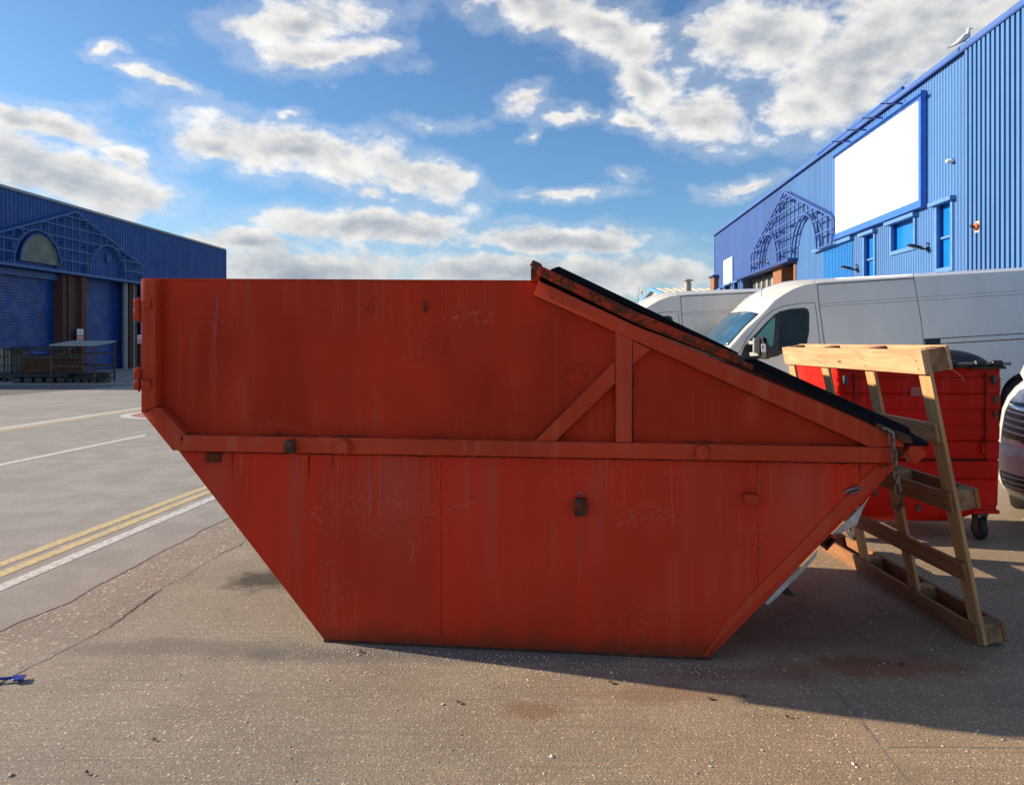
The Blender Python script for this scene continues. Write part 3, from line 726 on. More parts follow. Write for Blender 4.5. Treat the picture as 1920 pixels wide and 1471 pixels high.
# chain
ctop, cbot = sp([(1670, 812), (1683, 925)], -.03)
L = math.hypot(cbot[0] - ctop[0], cbot[1] - ctop[1]); nl = 7; mb = MB()
for k in range(nl):
    t = (k + .5) / nl; x = ctop[0] + (cbot[0] - ctop[0]) * min(1, t * 1.15) ; z = ctop[1] + (cbot[1] - ctop[1]) * t; hl = L / nl * .5 + .009; hw = .011
    pts = []
    for i in range(14):
        a = 2 * math.pi * i / 14; uu = hw * math.copysign(abs(math.cos(a)) ** .8, math.cos(a)); vv = hl * math.sin(a)
        pts.append((x + uu, -.034, z + vv) if k % 2 == 0 else (x + .003, -.034 + uu, z + vv))
    mb.tube(pts, .0046, 8, closed=True)
ch = mb.build('chain', M['chain'], SK, smooth=70)
mb = MB(); x, z = ctop; mb.tube([(x - .03, -.018, z + .022), (x - .012, -.03, z + .018), (x + .006, -.036, z + .004), (x + .014, -.034, z - .012), (x + .006, -.03, z - .016)], .006, 8); mb.build('shackle', M['steel'], ch, smooth=60)
mb = MB(); x, z = cbot; mb.tube([(x + .004, -.034, z + .01), (x + .018, -.034, z - .016), (x + .016, -.034, z - .05), (x - .004, -.034, z - .066), (x - .024, -.034, z - .05), (x - .016, -.034, z - .036)], [.006, .009, .011, .012, .009, .006], 10); mb.build('chain_hook', M['rust'], ch, smooth=60)

# torn sheeting caught under the sloping end of the skip
def torn(px_pts, y0, label, seed):
    q = sp(px_pts, y0); random.seed(seed)
    cx_, cz_ = sum(a for a, _ in q) / len(q), sum(c for _, c in q) / len(q)
    # upper edge is q[0..k], lower edge reversed: build a ruled, crumpled strip
    n = len(q) // 2; A, B = q[:n], q[n:]; rows = []
    def sample(Lst, t):
        f = t * (len(Lst) - 1); i = min(int(f), len(Lst) - 2); f -= i
        return Lst[i][0] * (1 - f) + Lst[i + 1][0] * f, Lst[i][1] * (1 - f) + Lst[i + 1][1] * f
    for i in range(25):
        a = sample(A, i / 24); c = sample(B, i / 24); row = []
        for k in range(9):
            s = k / 8; x = a[0] * (1 - s) + c[0] * s; z = a[1] * (1 - s) + c[1] * s
            y = y0 + .03 * noise.noise(Vector((x * 7, z * 7, seed))) + .006 * noise.noise(Vector((x * 30, z * 30, seed))) + .03 * s
            row.append((x, y, z))
        rows.append(row)
    M_ = fs.M
    mb = MB(); mb.grid([[M_ @ Vector(p) for p in r] for r in rows])
    return tag(mb.build('plastic_sheet', M['plastic'], smooth=80, solid=.002), label, 'plastic sheet', 'torn plastic sheets caught under the skip')
torn([(1630, 930), (1600, 962), (1562, 1001), (1625, 944), (1608, 985), (1580, 1003)], .10, 'torn dusty plastic sheet under the skip, the upper piece below the chain', 2)
torn([(1532, 1030), (1480, 1085), (1433, 1131), (1533, 1045), (1490, 1095), (1443, 1138)], .10, 'long narrow torn plastic sheet under the skip, the lower piece near the ground', 6)

# ================================================================== PALLET
PL = empty('pallet', (2.300, 3.717, .0), (0, -.203, .030), 'tall slatted wooden pallet standing on edge and leaning against the skip', 'pallet')
LEN = 1.76; rows_ = (0.0, .320, .670, 1.02, 1.365)
woodv = wood('pine_upright', (.54, .30, .13), .3)
for nd in woodv.node_tree.nodes:
    if nd.type == 'MAPPING':
        s = nd.inputs['Scale'].default_value; 
        if s[0] > 5: nd.inputs['Scale'].default_value = (s[0], s[2], s[1])
random.seed(3)
mats = ('wood3', 'wood2', 'wood3', 'wood2', 'wood')
mats = ('wood3', 'wood3', 'wood3', 'wood2', 'wood')  # boards get browner and darker from the top row down
for i, z in enumerate(rows_):
    hgt = .122 if i == 4 else .098
    o = MB().box(0, .019, .012 if i != 4 else 0, LEN, z, z + hgt).build('face_board', M[mats[i]], PL, .0015)
for y in (0.0, .545, 1.12, 1.66):
    MB().box(.0205, .040, y, y + .098, .001, 1.487).build('upright_board', woodv, PL, .0015)
for i in (0, 2, 4):
    z = rows_[i]; hh = .098
    for y in (0.004, .545, 1.12, 1.655):
        MB().box(.0415, .122, y, y + .10, z + .002, z + (hh if i < 4 else .118)).build('block', M['endgrain'], PL, .002)
    MB().box(.1235, .142, .0, LEN, z, z + (hh if i < 4 else .12)).build('back_board', M[mats[i]], PL, .0015)
mb = MB(); a = PL.location
mb.tube([(.10, -.003, 1.38), (.13, -.02, 1.36), (.155, -.03, 1.33), (.165, -.03, 1.30)], .0012, 5); mb.build('splinter', M['wood'], PL)
nm = simple('nail_heads', (.03, .02, .015), .6, .5)
nail = None
for z in rows_:
    for y in (.05, .59, 1.17, 1.71):
        for dz in (.028, .068):
            p = (0, y + random.uniform(-.012, .012), z + dz)
            if nail is None: nail = MB().lathe([(.004, -.0012), (.004, .001)], (0, 0, 0), 'x', 8).build('nail', nm, PL); nail.location = p
            else: c = nail.copy(); C.objects.link(c); c.location = p

# ================================================================== WHEELED BIN
BN = empty('wheelie_bin', (2.44, 5.70, 0), (0, 0, R(-.6)), 'large red steel wheeled bin with a black domed lid behind the pallet', 'bin')
BW, BD, BT = 1.245, .86, 1.300
def rrect(x0, x1, y0, y1, r, z, n=4):
    pts = []
    for (cx_, cy_, a0) in ((x1 - r, y1 - r, 0), (x0 + r, y1 - r, 90), (x0 + r, y0 + r, 180), (x1 - r, y0 + r, 270)):
        for k in range(n + 1):
            a = R(a0 + 90 * k / n); pts.append((cx_ + r * math.cos(a), cy_ + r * math.sin(a), z))
    return pts
mb = MB(); rings = []
zs = [(.235, 0)]
z = .235; i = 0
lv = [.235, .262, .268, .46, .466, .476, .60, .606, .622, .745, .751, .765, .86, .868, .985, .991, 1.002, 1.10, 1.106, 1.118, 1.225, 1.231, 1.30]
off = [0, 0, .008, .008, 0, .010, .010, 0, .010, .010, 0, .010, .010, .002, .002, .010, .010, .010, 0, .008, .008, .0, .0]
for z, o_ in zip(lv, off):
    t = (BT - z) / 1.07; ins = .042 * t
    rings.append(rrect(ins - o_, BW - ins * .55 + o_ * .4, .010 + ins * .2 - o_, BD - ins + o_, .03, z))
mb.loft(rings); body = mb.build('body', M['binred'], BN, smooth=25)
mb = MB()
mb.loft([rrect(.26, BW - .26, .10, BD - .14, .06, .13), rrect(.17, BW - .20, .03, BD - .08, .05, .19), rrect(.12, BW - .16, .02, BD - .05, .03, .234)]); mb.build('trough', M['binred'], BN, smooth=40)
for x0, x1 in ((.03, .20), (BW - .22, BW - .02)): MB().box(x0, x1, .0, .10, .205, .232).build('corner_plate', M['binred'], BN, .004)
fy = .004
for x in (.135, BW - .128):
    MB().box(x - .006, x + .006, fy - .012, fy + .004, .62, 1.262).build('door_edge', M['rustred'], BN, .002)
MB().box(.12, BW - .11, fy - .010, fy + .004, .612, .618).build('door_edge', M['dark'], BN)
for x in (BW - .165, .075):
    MB().box(x, x + .055, fy - .022, fy, .655, .74).build('latch', M['binred'], BN, .004); MB().lathe([(.005, .65), (.005, .80)], (x + .027, fy - .02, 0), 'z', 8).build('latch_rod', M['rustred'], BN)
for x in (BW - .075, .06):
    br = MB().box(x - .012, x + .018, fy - .03, fy, 1.175, 1.245).build('catch', M['greyd'], BN, .006, 2, 40)
    MB().box(x - .05, x - .012, fy - .018, fy, 1.165, 1.195).build('catch_plate', M['binred'], br, .003)
MB().box(.555, .70, fy - .012, fy - .003, 1.088, 1.158).build('label_plate', simple('faded_label', (.46, .10, .085), .6), BN, .001)
chip = simple('chipped_paint', (.06, .075, .045), .8, 0, .5, 40)
for (x, z) in ((BW - .055, 1.068), (BW - .052, .955)):
    mb = MB(); mb.prism([(x + .016 * math.cos(k) * random.uniform(.7, 1.2), z + .034 * math.sin(k) * random.uniform(.7, 1.2)) for k in [i * .7 for i in range(9)]], fy - .0115, fy - .008); mb.build('paint_chip', chip, BN)
for (x, z) in ((.42, .30), (.50, .42), (.62, .25), (.30, .36), (.80, .3)):
    mb = MB(); mb.prism([(x + .014 * math.cos(k) * random.uniform(.6, 1.3), z + .035 * math.sin(k) * random.uniform(.6, 1.3)) for k in [i * .7 for i in range(9)]], fy - .002, fy + .004); mb.build('paint_chip', chip, BN)
# lid: rim flange, dome, pivot bar with its black sleeves
mb = MB(); mb.loft([rrect(-.025, BW + .01, -.03, BD + .03, .04, 1.302), rrect(-.025, BW + .01, -.03, BD + .03, .04, 1.325)]); rim = mb.build('rim', M['black'], BN, .004, 2, 40)
mb = MB(); R_ = []
for k in range(11):
    t = k / 10; a = t * math.pi / 2; ins = .30 * (1 - math.cos(a)) ; zz = 1.328 + .112 * math.sin(a) ** .8
    R_.append(rrect(-.01 + ins * .9, BW - .04 - .26 * t ** 1.1, .02 + ins * .55, BD - ins * .4, .10, zz, 6))
mb.loft(R_); lid = mb.build('lid', M['black'], BN, smooth=50)
mb = MB(); mb.loft([rrect(.22, .80, .20, BD - .2, .08, 1.438, 6), rrect(.25, .77, .23, BD - .23, .07, 1.450, 6)]); mb.build('lid_panel', M['black'], lid, .004, 2, 50)
MB().lathe([(.012, .0), (.012, BW + .035)], (0, -.035, 1.335), 'x', 12).build('pivot_bar', M['steel'], BN, smooth=50)
for (a, c) in ((.78, .88), (1.01, 1.09), (1.135, 1.215), (.05, .15), (.40, .5)):
    MB().lathe([(.020, a), (.026, a + .004), (.026, c - .004), (.020, c)], (0, -.035, 1.335), 'x', 16).build('sleeve', M['black'], BN, smooth=50)
mb = MB(); mb.box(BW - .26, BW + .0, -.045, .0, 1.295, 1.315); mb.build('rim_lip', M['black'], BN, .003)
def caster(x, y):
    w = MB().lathe([(.030, -.024), (.070, -.024), (.082, -.016), (.086, 0), (.082, .016), (.070, .024), (.030, .024)], (x, y, .087), 'x', 28).build('wheel', M['rubber'], BN, smooth=35)
    MB().lathe([(.032, -.027), (.032, .027)], (x, y, .087), 'x', 16).build('hub', M['steel'], w, smooth=35)
    f = MB(); 
    for s in (-1, 1): f.prism([(y - .028, .07), (y + .028, .07), (y + .045, .19), (y - .045, .19)], x + s * .032 - .003, x + s * .032 + .003, lambda a, b_, c: (b_, a, c))
    f.box(x - .04, x + .04, y - .05, y + .05, .19, .205); f.build('fork', M['greyd'], w, .002)
for x in (.145, BW - .145):
    for y in (.05, BD - .10): caster(x, y)

# ================================================================== WALL BUILDER
def corr(mb, s0, s1, z0, z1, pitch, dep, sgn=1):
    deep = dep > .08
    """ribbed sheet between s0 and s1 (ribs stand out by dep)"""
    if s1 - s0 < .02 or z1 - z0 < .02: return
    P = []; k = math.floor(s0 / pitch) - 1
    prof = ((0, 0), (.36, 0), (.40, 1), (.96, 1)) if deep else ((0, 0), (.50, 0), (.60, 1), (.90, 1))
    pts = []
    while k * pitch < s1 + pitch:
        for f, h in prof: pts.append(((k + f) * pitch, h * dep * sgn))
        k += 1
    def at(s):
        for (a, ha), (c, hc) in zip(pts, pts[1:]):
            if a <= s <= c: return ha + (hc - ha) * (s - a) / max(c - a, 1e-6)
        return 0
    L = [(s0, at(s0))] + [q for q in pts if s0 < q[0] < s1] + [(s1, at(s1))]
    mb.grid([[(s, h, z0) for s, h in L], [(s, h, z1) for s, h in L]])
def wall(name, m, parent, s0, s1, z0, z1, holes, pitch, dep, sgn=1):
    cuts = sorted({s0, s1} | {h[0] for h in holes if s0 < h[0] < s1} | {h[1] for h in holes if s0 < h[1] < s1}); mb = MB()
    for a, c in zip(cuts, cuts[1:]):
        mid = (a + c) / 2; hs = sorted([h for h in holes if h[0] <= mid <= h[1]], key=lambda h: h[2]); z = z0
        for h in hs: corr(mb, a, c, z, max(h[2], z0), pitch, dep, sgn); z = h[3]
        corr(mb, a, c, z, z1, pitch, dep, sgn)
    return mb.build(name, m, parent)
def bx(parent, name, m, s0, s1, n0, n1, z0, z1, bev=0):
    return MB().box(min(s0, s1), max(s0, s1), min(n0, n1), max(n0, n1), min(z0, z1), max(z0, z1)).build(name, M[m] if isinstance(m, str) else m, parent, bev)
def lattice(parent, sc, zb, ze, za, hw, sgn, mname, arches, sc_r=1.62, zarch=6.5):
    """timber-like gable of bars standing off the wall; arches = centres of the two arched gaps"""
    n1 = .27 * sgn; n0 = .13 * sgn
    def top(s): return ze + (za - ze) * max(0, 1 - abs(s - sc) / hw)
    def inarch(s, z):
        for c in arches:
            if abs(s - c) < sc_r and z < zb + (zarch - zb) * math.sqrt(max(0, 1 - ((s - c) / sc_r) ** 2)): return True
        return False
    gf = MB()
    w = .055
    for n_, ww in ((n1, w), (n0, .05)):
        for a, c in (((sc - hw, ze), (sc, za)), ((sc, za), (sc + hw, ze)), ((sc - hw, zb), (sc - hw, ze)), ((sc + hw, zb), (sc + hw, ze))):
            gf.bar((a[0], n_, a[1]), (c[0], n_, c[1]), ww, ww * 1.3)
    nb = 21
    for i in range(1, nb):
        s = sc - hw + 2 * hw * i / nb; z0 = zb
        for c in arches:
            if abs(s - c) < sc_r: z0 = zb + (zarch - zb) * math.sqrt(1 - ((s - c) / sc_r) ** 2)
        if top(s) - z0 > .1: gf.bar((s, n1 - .03 * sgn, z0), (s, n1 - .03 * sgn, top(s)), .04, .045)
    zz = zb
    while zz < za - .15:
        run = None; N = 240
        for i in range(N + 1):
            s = sc - hw + 2 * hw * i / N; ok = zz <= top(s) and not inarch(s, zz + .01)
            if ok and run is None: run = s
            if (not ok or i == N) and run is not None:
                if s - run > .15: gf.bar((run, n1, zz), (s, n1, zz), .045, .055)
                run = None
        zz += .535
    for s in [sc - hw + 2 * hw * i / 7 for i in range(8)]:      # stand-off brackets back to the wall
        z = zb + .3
        while z < top(s):
            if not inarch(s, z): gf.bar((s, 0, z), (s, n1, z), .06, .09)
            z += 1.07
    for c in arches:
        for n_ in (n1, n0):
            P = [(c + sc_r * math.cos(math.pi * k / 20), n_, zb + (zarch - zb) * math.sin(math.pi * k / 20)) for k in range(21)]
            for a, q in zip(P, P[1:]): gf.bar(a, q, .06, .06)
    return gf.build('gable_frame', M[mname], parent)

# ================================================================== RIGHT WAREHOUSE
bR = .078; XR = 9.45
WR = empty('warehouse', (XR, 0, 0), (0, 0, math.atan2(1, bR)), 'pale blue ribbed warehouse in sunlight behind the white vans', 'building')
fr = Fr(WR)
def rh(px, py, n=0): return fr.hit(px, py, n)
ZT = rh(1341, 441)[1]
sF = rh(1341, 500)[0]; sMid = rh(1468, 400)[0]; sP0 = rh(1815, 300)[0]; sP1 = rh(1828, 300)[0]; sN = 6.0
def win(pxa, pxb, ya, yb=None, zbot=None):
    s1, zt = rh(pxa, ya); s0, _ = rh(pxb, ya)
    zb_ = zbot if zbot is not None else rh(pxa, yb)[1]
    return [s0, s1, zb_, zt]
W1 = win(1623, 1641, 443, None, 2.4); W2 = win(1674, 1716, 422, 472); W3 = win(1760, 1786, 386, 504)
CY = win(1546, 1600, 469, None, 1.2)
sA, sB = rh(1490, 500)[0], rh(1393, 540)[0]; ZH = 4.85
recess = [sA, sB, 0, ZH]
small = [win(1378, 1386, 531, 560), win(1360, 1373, 537, 560), win(1348, 1354, 545, 565)]
holes = [W1, W2, W3, recess] + small
wall('cladding', M['clad_lit'], WR, sP1, sMid, 0, ZT, [[*CY]] + holes, .15, .022)
wall('cladding', M['clad_indigo'], WR, sMid, sF, 0, ZT, holes, .15, .022)
wall('cladding', M['clad_cyan'], WR, CY[0], CY[1], CY[2], CY[3], [], .15, .04)
wall('cladding', M['clad_lit'], WR, sN, sP0 - .0, 0, ZT, [], .19, .095)
bx(WR, 'pilaster', 'clad_lit', sP0, sP1, 0, .05, 0, ZT)
bx(WR, 'flashing', 'trim', CY[0] - .1, CY[1] + 1.0, .05, .16, CY[3], CY[3] + .12)
bx(WR, 'flashing', 'clad_indigo', sN, sF, .0, .12, ZT + .001, ZT + .12)
bx(WR, 'flashing', 'trimdark', sN, sF, .09, .125, ZT - .05, ZT)
bx(WR, 'corner_trim', 'trim', sF, sF + .12, -.2, .06, 0, ZT + .15)
bx(WR, 'back_wall', 'clad_lit', sN, sF, -25, -1.2, 0, ZT - .2)
# shallow roof rising behind the edge with pale rooflights
mb = MB(); mb.grid([[(sN, -.002, ZT + .1), (sF, -.002, ZT + .1)], [(sN, -12, ZT + .75), (sF, -12, ZT + .75)], [(sN, -25, ZT), (sF, -25, ZT)]]); mb.build('roof', M['clad_left'], WR)
for k in range(14): bx(WR, 'roof_clip', 'cream', sN + 1.2 + k * 3.0, sN + 1.26 + k * 3.0, -.3, -.12, ZT + .16, ZT + .30)
def window(w, dep=-.11, transom=None, m='pane'):
    s0, s1, z0, z1 = w
    f = MB(); fw = .11
    f.box(s0 - fw, s0, -.02, .06, z0 - fw, z1); f.box(s1, s1 + fw, -.02, .06, z0 - fw, z1); f.box(s0, s1, -.02, .06, z0 - fw, z0)
    f.box(s0 - .22, s1 + .25, .0, .17, z1, z1 + .10)
    fo = f.build('window', M['trim'], WR)
    r = MB(); r.box(s0 - .004, s0, dep, -.022, z0, z1); r.box(s1, s1 + .004, dep, -.022, z0, z1); r.box(s0, s1, dep, -.022, z1, z1 + .004); r.box(s0, s1, dep, -.022, z0 - .004, z0); r.build('reveal', M['trimdark'], fo)  # inner faces coloured dark blue to put the recess's shade into the paint
    bx(fo, 'pane', m, s0, s1, dep - .02, dep, z0, z1)
    if transom: bx(fo, 'transom', 'trim', s0, s1, dep, dep + .07, transom - .03, transom + .03)
    return fo
window(W1, transom=rh(1632, 485)[1]); window(W2); window(W3, transom=rh(1772, 444)[1])
for w in small: window(w, m='glass')
# brick entrance under the gable
bx(WR, 'recess_wall', 'brick', sA, sB, -1.25, -1.15, 0, ZH)
bx(WR, 'recess_wall', 'brick', sA, sA + .004, -1.15, -.0, 0, ZH); bx(WR, 'recess_wall', 'brick_o', sA - .28, sA - .002, -.05, .05, 0, ZH)
x1, x2 = rh(1466, 520)[0], rh(1450, 520)[0]
bx(WR, 'brick_pier', 'brick_o', x1, x2, -1.1, .02, 0, ZH - .01)
x1, x2 = rh(1488, 510, -1)[0], rh(1471, 510, -1)[0]
sh = bx(WR, 'roller_shutter', 'grey', sA + .3, x2, -1.14, -1.05, 0, 3.6); bx(WR, 'shutter_box', 'cream', sA + .3, x2, -1.14, -.8, 3.6, 3.75); bx(WR, 'shutter_window', 'greyd', sA + .3, x2, -1.14, -1.0, 3.76, ZH)
q0, q1 = rh(1449, 520)[0], rh(1397, 540)[0]
wf = bx(WR, 'window', 'greyd', q0 + .1, q1 - .1, -.5, -.4, 0, ZH - .05)
for k in range(5): bx(wf, 'blind', 'grey', q0 + .3 + k * (q1 - q0) / 5.5, q0 + .3 + k * (q1 - q0) / 5.5 + .35, -.39, -.36, 0, ZH - .2)
bx(WR, 'flashing', 'trimdark', sA - .4, sB + .3, .0, .40, ZH, ZH + .14)
bx(WR, 'brick_pier', 'brick_o', sF - 1.2, sF + .05, .03, .30, 0, rh(1345, 520)[1]); bx(WR, 'pier_cap', 'trimdark', sF - 1.4, sF + .1, .0, .42, rh(1345, 520)[1] + .001, rh(1345, 520)[1] + .12)
sApex = rh(1470, 368, .27)[0]
lattice(WR, sApex, 4.95, 5.9, 7.95, 6.0, 1, 'lattice_r', (sApex - 2.7, sApex + 2.7))
# white notice board
def on_wall(pxa, pxb, ya, yb, n):
    s1, z1 = rh(pxa, ya, n); s0, z0 = rh(pxb, yb, n); return s0, s1, z0, z1
s0, s1, z0, z1 = on_wall(1357.5, 1373, 489, 527, .08)
MB_ = MB().box(s0, s1, .0, .06, z0, z1); o = MB_.build('wall_sign', M['board'], None); o.matrix_world = fr.M @ Matrix.Translation((0, .04, 0)); tag(o, 'small blank white board on the far end of the sunlit warehouse', 'sign')
# billboard
BB = empty('billboard', tuple(fr.M.to_translation()), WR.rotation_euler, 'huge blank white billboard in a blue frame on the sunlit warehouse', 'billboard')
nB = .17
s0, z0a = rh(1728, 387, nB); s1, z1a = rh(1562.5, 288, nB); _, z1b = rh(1728, 168, nB); _, z0b = rh(1562.5, 452, nB)
z0 = (z0a + z0b) / 2; z1 = (z1a + z1b) / 2
fw = .21
o = bx(BB, 'frame', 'bframe', s0, s1, .04, nB - .03, z0, z1)
for a in ((s0, s1, z0, z0 + fw), (s0, s1, z1 - fw, z1), (s0, s0 + fw * .7, z0 + fw + .001, z1 - fw - .001), (s1 - fw * .7, s1, z0 + fw + .001, z1 - fw - .001)):
    bx(BB, 'frame', 'bframe', a[0], a[1], nB - .029, nB + .03, a[2], a[3], .006)
bx(BB, 'panel', 'board', s0 + fw * .7 + .002, s1 - fw * .7 - .002, nB - .029, nB - .005, z0 + fw + .002, z1 - fw - .002)
pa, pb = rh(1533, 289, .68), rh(1693, 165, .68)
zz = (pa[1] + pb[1]) / 2
mb = MB(); mb.tube([(pa[0], .68, pa[1]), (pb[0], .68, pb[1])], .05, 8); rail = mb.build('light_rail', M['bframe'], BB, smooth=50)
for px in (1566, 1594, 1623, 1658):
    s, _ = rh(px, 250, .68); t = (s - pb[0]) / (pa[0] - pb[0]); zr = pb[1] + (pa[1] - pb[1]) * t
    mb = MB(); mb.bar((s, .78, zr - .04), (s, .10, zr - .04), .04, .04); mb.bar((s, .10, zr + .05), (s, .10, z1 - .1), .05, .05); mb.build('rail_arm', M['trimdark'], rail)
# wall fittings
def fitting(name, label, cat, px, py, group=None):
    s, z = rh(px, py, 0); e = empty(name, tuple(fr.M @ Vector((s, 0, z))), WR.rotation_euler, label, cat, group); return e
def flood(px, py, label, m='black'):
    e = fitting('floodlight', label, 'floodlight', px, py, 'floodlights on the sunlit warehouse')
    MB().box(-.09, .09, .035, .10, -.11, .11).build('bracket', M[m], e, .01)
    mb = MB(); mb.bar((0, .09, 0), (0, .30, -.02), .07, .07); mb.build('arm', M[m], e)
    mb = MB(); mb.loft([[(x * w, y, .02 + h + (z * t)) for x, z in ((-1, -.2), (-.7, 1), (.7, 1), (1, -.2))] for y, w, h, t in ((.25, .08, -.04, .07), (.40, .17, .0, .10), (.75, .17, .09, .09), (.88, .10, .13, .05))]); hd = mb.build('head', M[m], e, .01, 2, 40)
    mb = MB(); mb.face([(-.12, .42, -.022), (.12, .42, -.022), (.12, .78, .068), (-.12, .78, .068)]); mb.build('lens', M['lamp'], hd, solid=.01)
    e.scale = (.62, .62, .62)
    MB().lathe([(.02, -.03), (.06, -.02), (.06, .03), (.03, .05)], (-.02, .10, .21), 'z', 12).build('sensor', M['greyd'], e, smooth=50)
flood(1742, 466, 'black floodlight beside the tall window, nearest to the right edge'); flood(1609, 505, 'black floodlight next to the bright blue panel, just above the van roof')
flood(1441, 492, 'pale grey floodlight under the arched lattice of the sunlit warehouse', 'grey')
e = fitting('security_camera', 'small white security camera high on the blue ribbed wall', 'camera', 1789, 302); e.scale = (.75,) * 3
MB().lathe([(.05, .03), (.07, .05), (.07, .22), (.05, .25)], (0, 0, 0), 'y', 14).build('housing', M['signw'], e, smooth=40); MB().box(-.05, .05, .03, .08, -.10, .08).build('bracket', M['greyd'], e, .01)
e = fitting('alarm_box', 'orange alarm box with a black horn on the deeply ribbed wall', 'alarm', 1841, 425); e.scale = (.65,) * 3; e.location = e.location + (fr.M.to_3x3() @ Vector((0, .03, 0)))
MB().box(-.13, .15, .085, .115, -.20, .20).build('back_plate', M['pinkw'], e, .004); MB().lathe([(.13, .116), (.135, .16), (.10, .21), (.05, .24)], (0, 0, 0), 'y', 20).build('dome', M['amber'], e, smooth=50)
MB().lathe([(.04, .241), (.045, .30), (.07, .34)], (0, 0, .02), 'y', 12).build('horn', M['black'], e, smooth=50)

# gull on the roof edge
s, _ = rh(1812, 80, -.05)
GU = empty('seagull', tuple(fr.M @ Vector((s, -.02, ZT + .16))), (0, R(-14), R(-12)), 'white seagull standing on the roof edge of the sunlit warehouse', 'bird'); GU.scale = (.85, .85, .85)
mb = MB(); G = [(-.36, .055, .02, .012), (-.24, .10, .05, .035), (-.10, .16, .085, .075), (.02, .20, .10, .10), (.11, .235, .085, .095), (.16, .30, .052, .062), (.175, .37, .046, .05), (.20, .405, .045, .045), (.235, .40, .028, .028)]
rings = []
for i, (x, z, w, h) in enumerate(G):
    up = Vector((0, 0, 1)) if i < 4 else Vector((-.75, 0, .66)) if i < 7 else Vector((-.3, 0, .95))
    rings.append([Vector((x, 0, z)) + Vector((0, math.cos(2 * math.pi * k / 14) * w, 0)) + up * math.sin(2 * math.pi * k / 14) * h for k in range(14)])
mb.loft(rings); gb = mb.build('body', M['feather'], GU, smooth=80)
for s_ in (-1, 1):
    mb = MB(); mb.loft([[(x, s_ * (w * 1.02) + .01 * s_ * c, z + h * sn) for c, sn in ((0, 1), (1, .5), (1, -.5), (0, -1))] for x, z, w, h in ((.08, .22, .085, .07), (-.05, .18, .098, .07), (-.2, .12, .06, .045), (-.36, .08, .02, .02))]); mb.build('wing', M['gullgrey'] if s_ == 0 else M['feather'], GU, .004, 2, 60)
    MB().tube([(.03, s_ * .03, .11), (.035, s_ * .03, .05), (.02, s_ * .03, .0)], .007, 6).build('leg', M['beak'], GU)
    MB().lathe([(.0055, 0), (.0055, .004)], (.215, s_ * .040, .415), 'y', 8).build('eye', M['gullb'], GU)
mb = MB(); mb.loft([[(x, c * w, z + q * w) for c, q in ((1, 0), (0, 1), (-1, 0), (0, -1))] for x, z, w in ((.235, .40, .018), (.28, .395, .013), (.31, .382, .004))]); mb.build('beak', M['beak'], GU, smooth=60)
mb = MB(); mb.loft([[(x, c * w, z + q * .010) for c, q in ((1, 0), (0, 1), (-1, 0), (0, -1))] for x, z, w in ((-.28, .085, .035), (-.42, .06, .045), (-.46, .052, .03))]); mb.build('tail', M['gullb'], GU)
# posture: slimmer and more upright, like the bird on the ridge
# ================================================================== LEFT WAREHOUSE
bL = .046
WL = empty('warehouse', (-23.3, 0, 0), (0, 0, math.atan2(1, bL)), 'dark blue ribbed warehouse in shade with roller shutters behind the yard', 'building')
fl = Fr(WL)
def lh(px, py, n=0): return fl.hit(px, py, n)
ZL = (lh(0, 352)[1] + lh(421, 469)[1]) / 2
sE = lh(422, 500)[0]; sS = 28.5; ZHL = 4.85
sK = lh(262, 560)[0]
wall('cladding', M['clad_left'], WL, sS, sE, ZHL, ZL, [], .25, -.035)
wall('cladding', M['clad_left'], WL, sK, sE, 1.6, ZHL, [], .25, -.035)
bx(WL, 'brick_plinth', 'brick', sK, sE, -.02, .2, 0, 1.6)
bx(WL, 'flashing', 'grey', sS, sE, -.10, .1, ZL, ZL + .12); bx(WL, 'corner_trim', 'clad_left', sE, sE + .1, -.06, .3, 0, ZL + .1)
bx(WL, 'back_wall', 'clad_left', sS, sE, 1.0, 22, 0, ZL - .1)
sg = lh(143, 400, -.27)[0]
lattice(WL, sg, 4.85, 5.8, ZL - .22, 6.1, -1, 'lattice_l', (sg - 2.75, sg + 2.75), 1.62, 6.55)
bx(WL, 'flashing', 'lattice_l', sg - 6.2, sg + 6.2, -.48, -.03, ZHL - .12, ZHL)
# bays: shutter, brick pier, shutter, drainpipe, brick pier
y_ = 560
a0, a1, a2, a3, a4, a5 = [lh(p, y_, 0)[0] for p in (-110, 116, 152, 230, 239, 262)]
def shutter(s0, s1, z1, n=.45):
    mb = MB(); pts = []; z = 0.02; k = 0
    while z < z1: pts += [(z, 0), (z + .02, -.045), (z + .075, -.045), (z + .09, 0)]; z += .13
    mb.grid([[(s0, n + d, z) for z, d in pts], [(s1, n + d, z) for z, d in pts]]); return mb.build('roller_shutter', M['shutter'], WL, smooth=60)
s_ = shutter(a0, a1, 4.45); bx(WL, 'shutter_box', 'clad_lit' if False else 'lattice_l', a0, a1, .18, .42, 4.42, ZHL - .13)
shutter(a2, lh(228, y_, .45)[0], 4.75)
bx(WL, 'brick_pier', 'brick', a1 - .0, lh(142, y_)[0], -.05, .9, 0, ZHL - .13); bx(WL, 'brick_pier', 'brick_o' if False else 'brick', lh(142.5, y_)[0], a2, -.30, .9, 0, ZHL - .13)
bx(WL, 'brick_pier', 'brick', lh(240, y_)[0], lh(254, y_)[0], -.10, .9, 0, ZHL - .13)
q = lh(233.5, y_, -.0)[0]; mb = MB(); mb.tube([(q, -.02, 0), (q, -.02, ZHL - .13)], .14, 10); mb.build('drainpipe', M['grey'], WL, smooth=60)
q = lh(249, y_, -.14)[0]; mb = MB(); mb.tube([(q, -.2, 0), (q, -.2, ZHL - .13)], .05, 8); mb.build('drainpipe', M['grey'], WL, smooth=60)
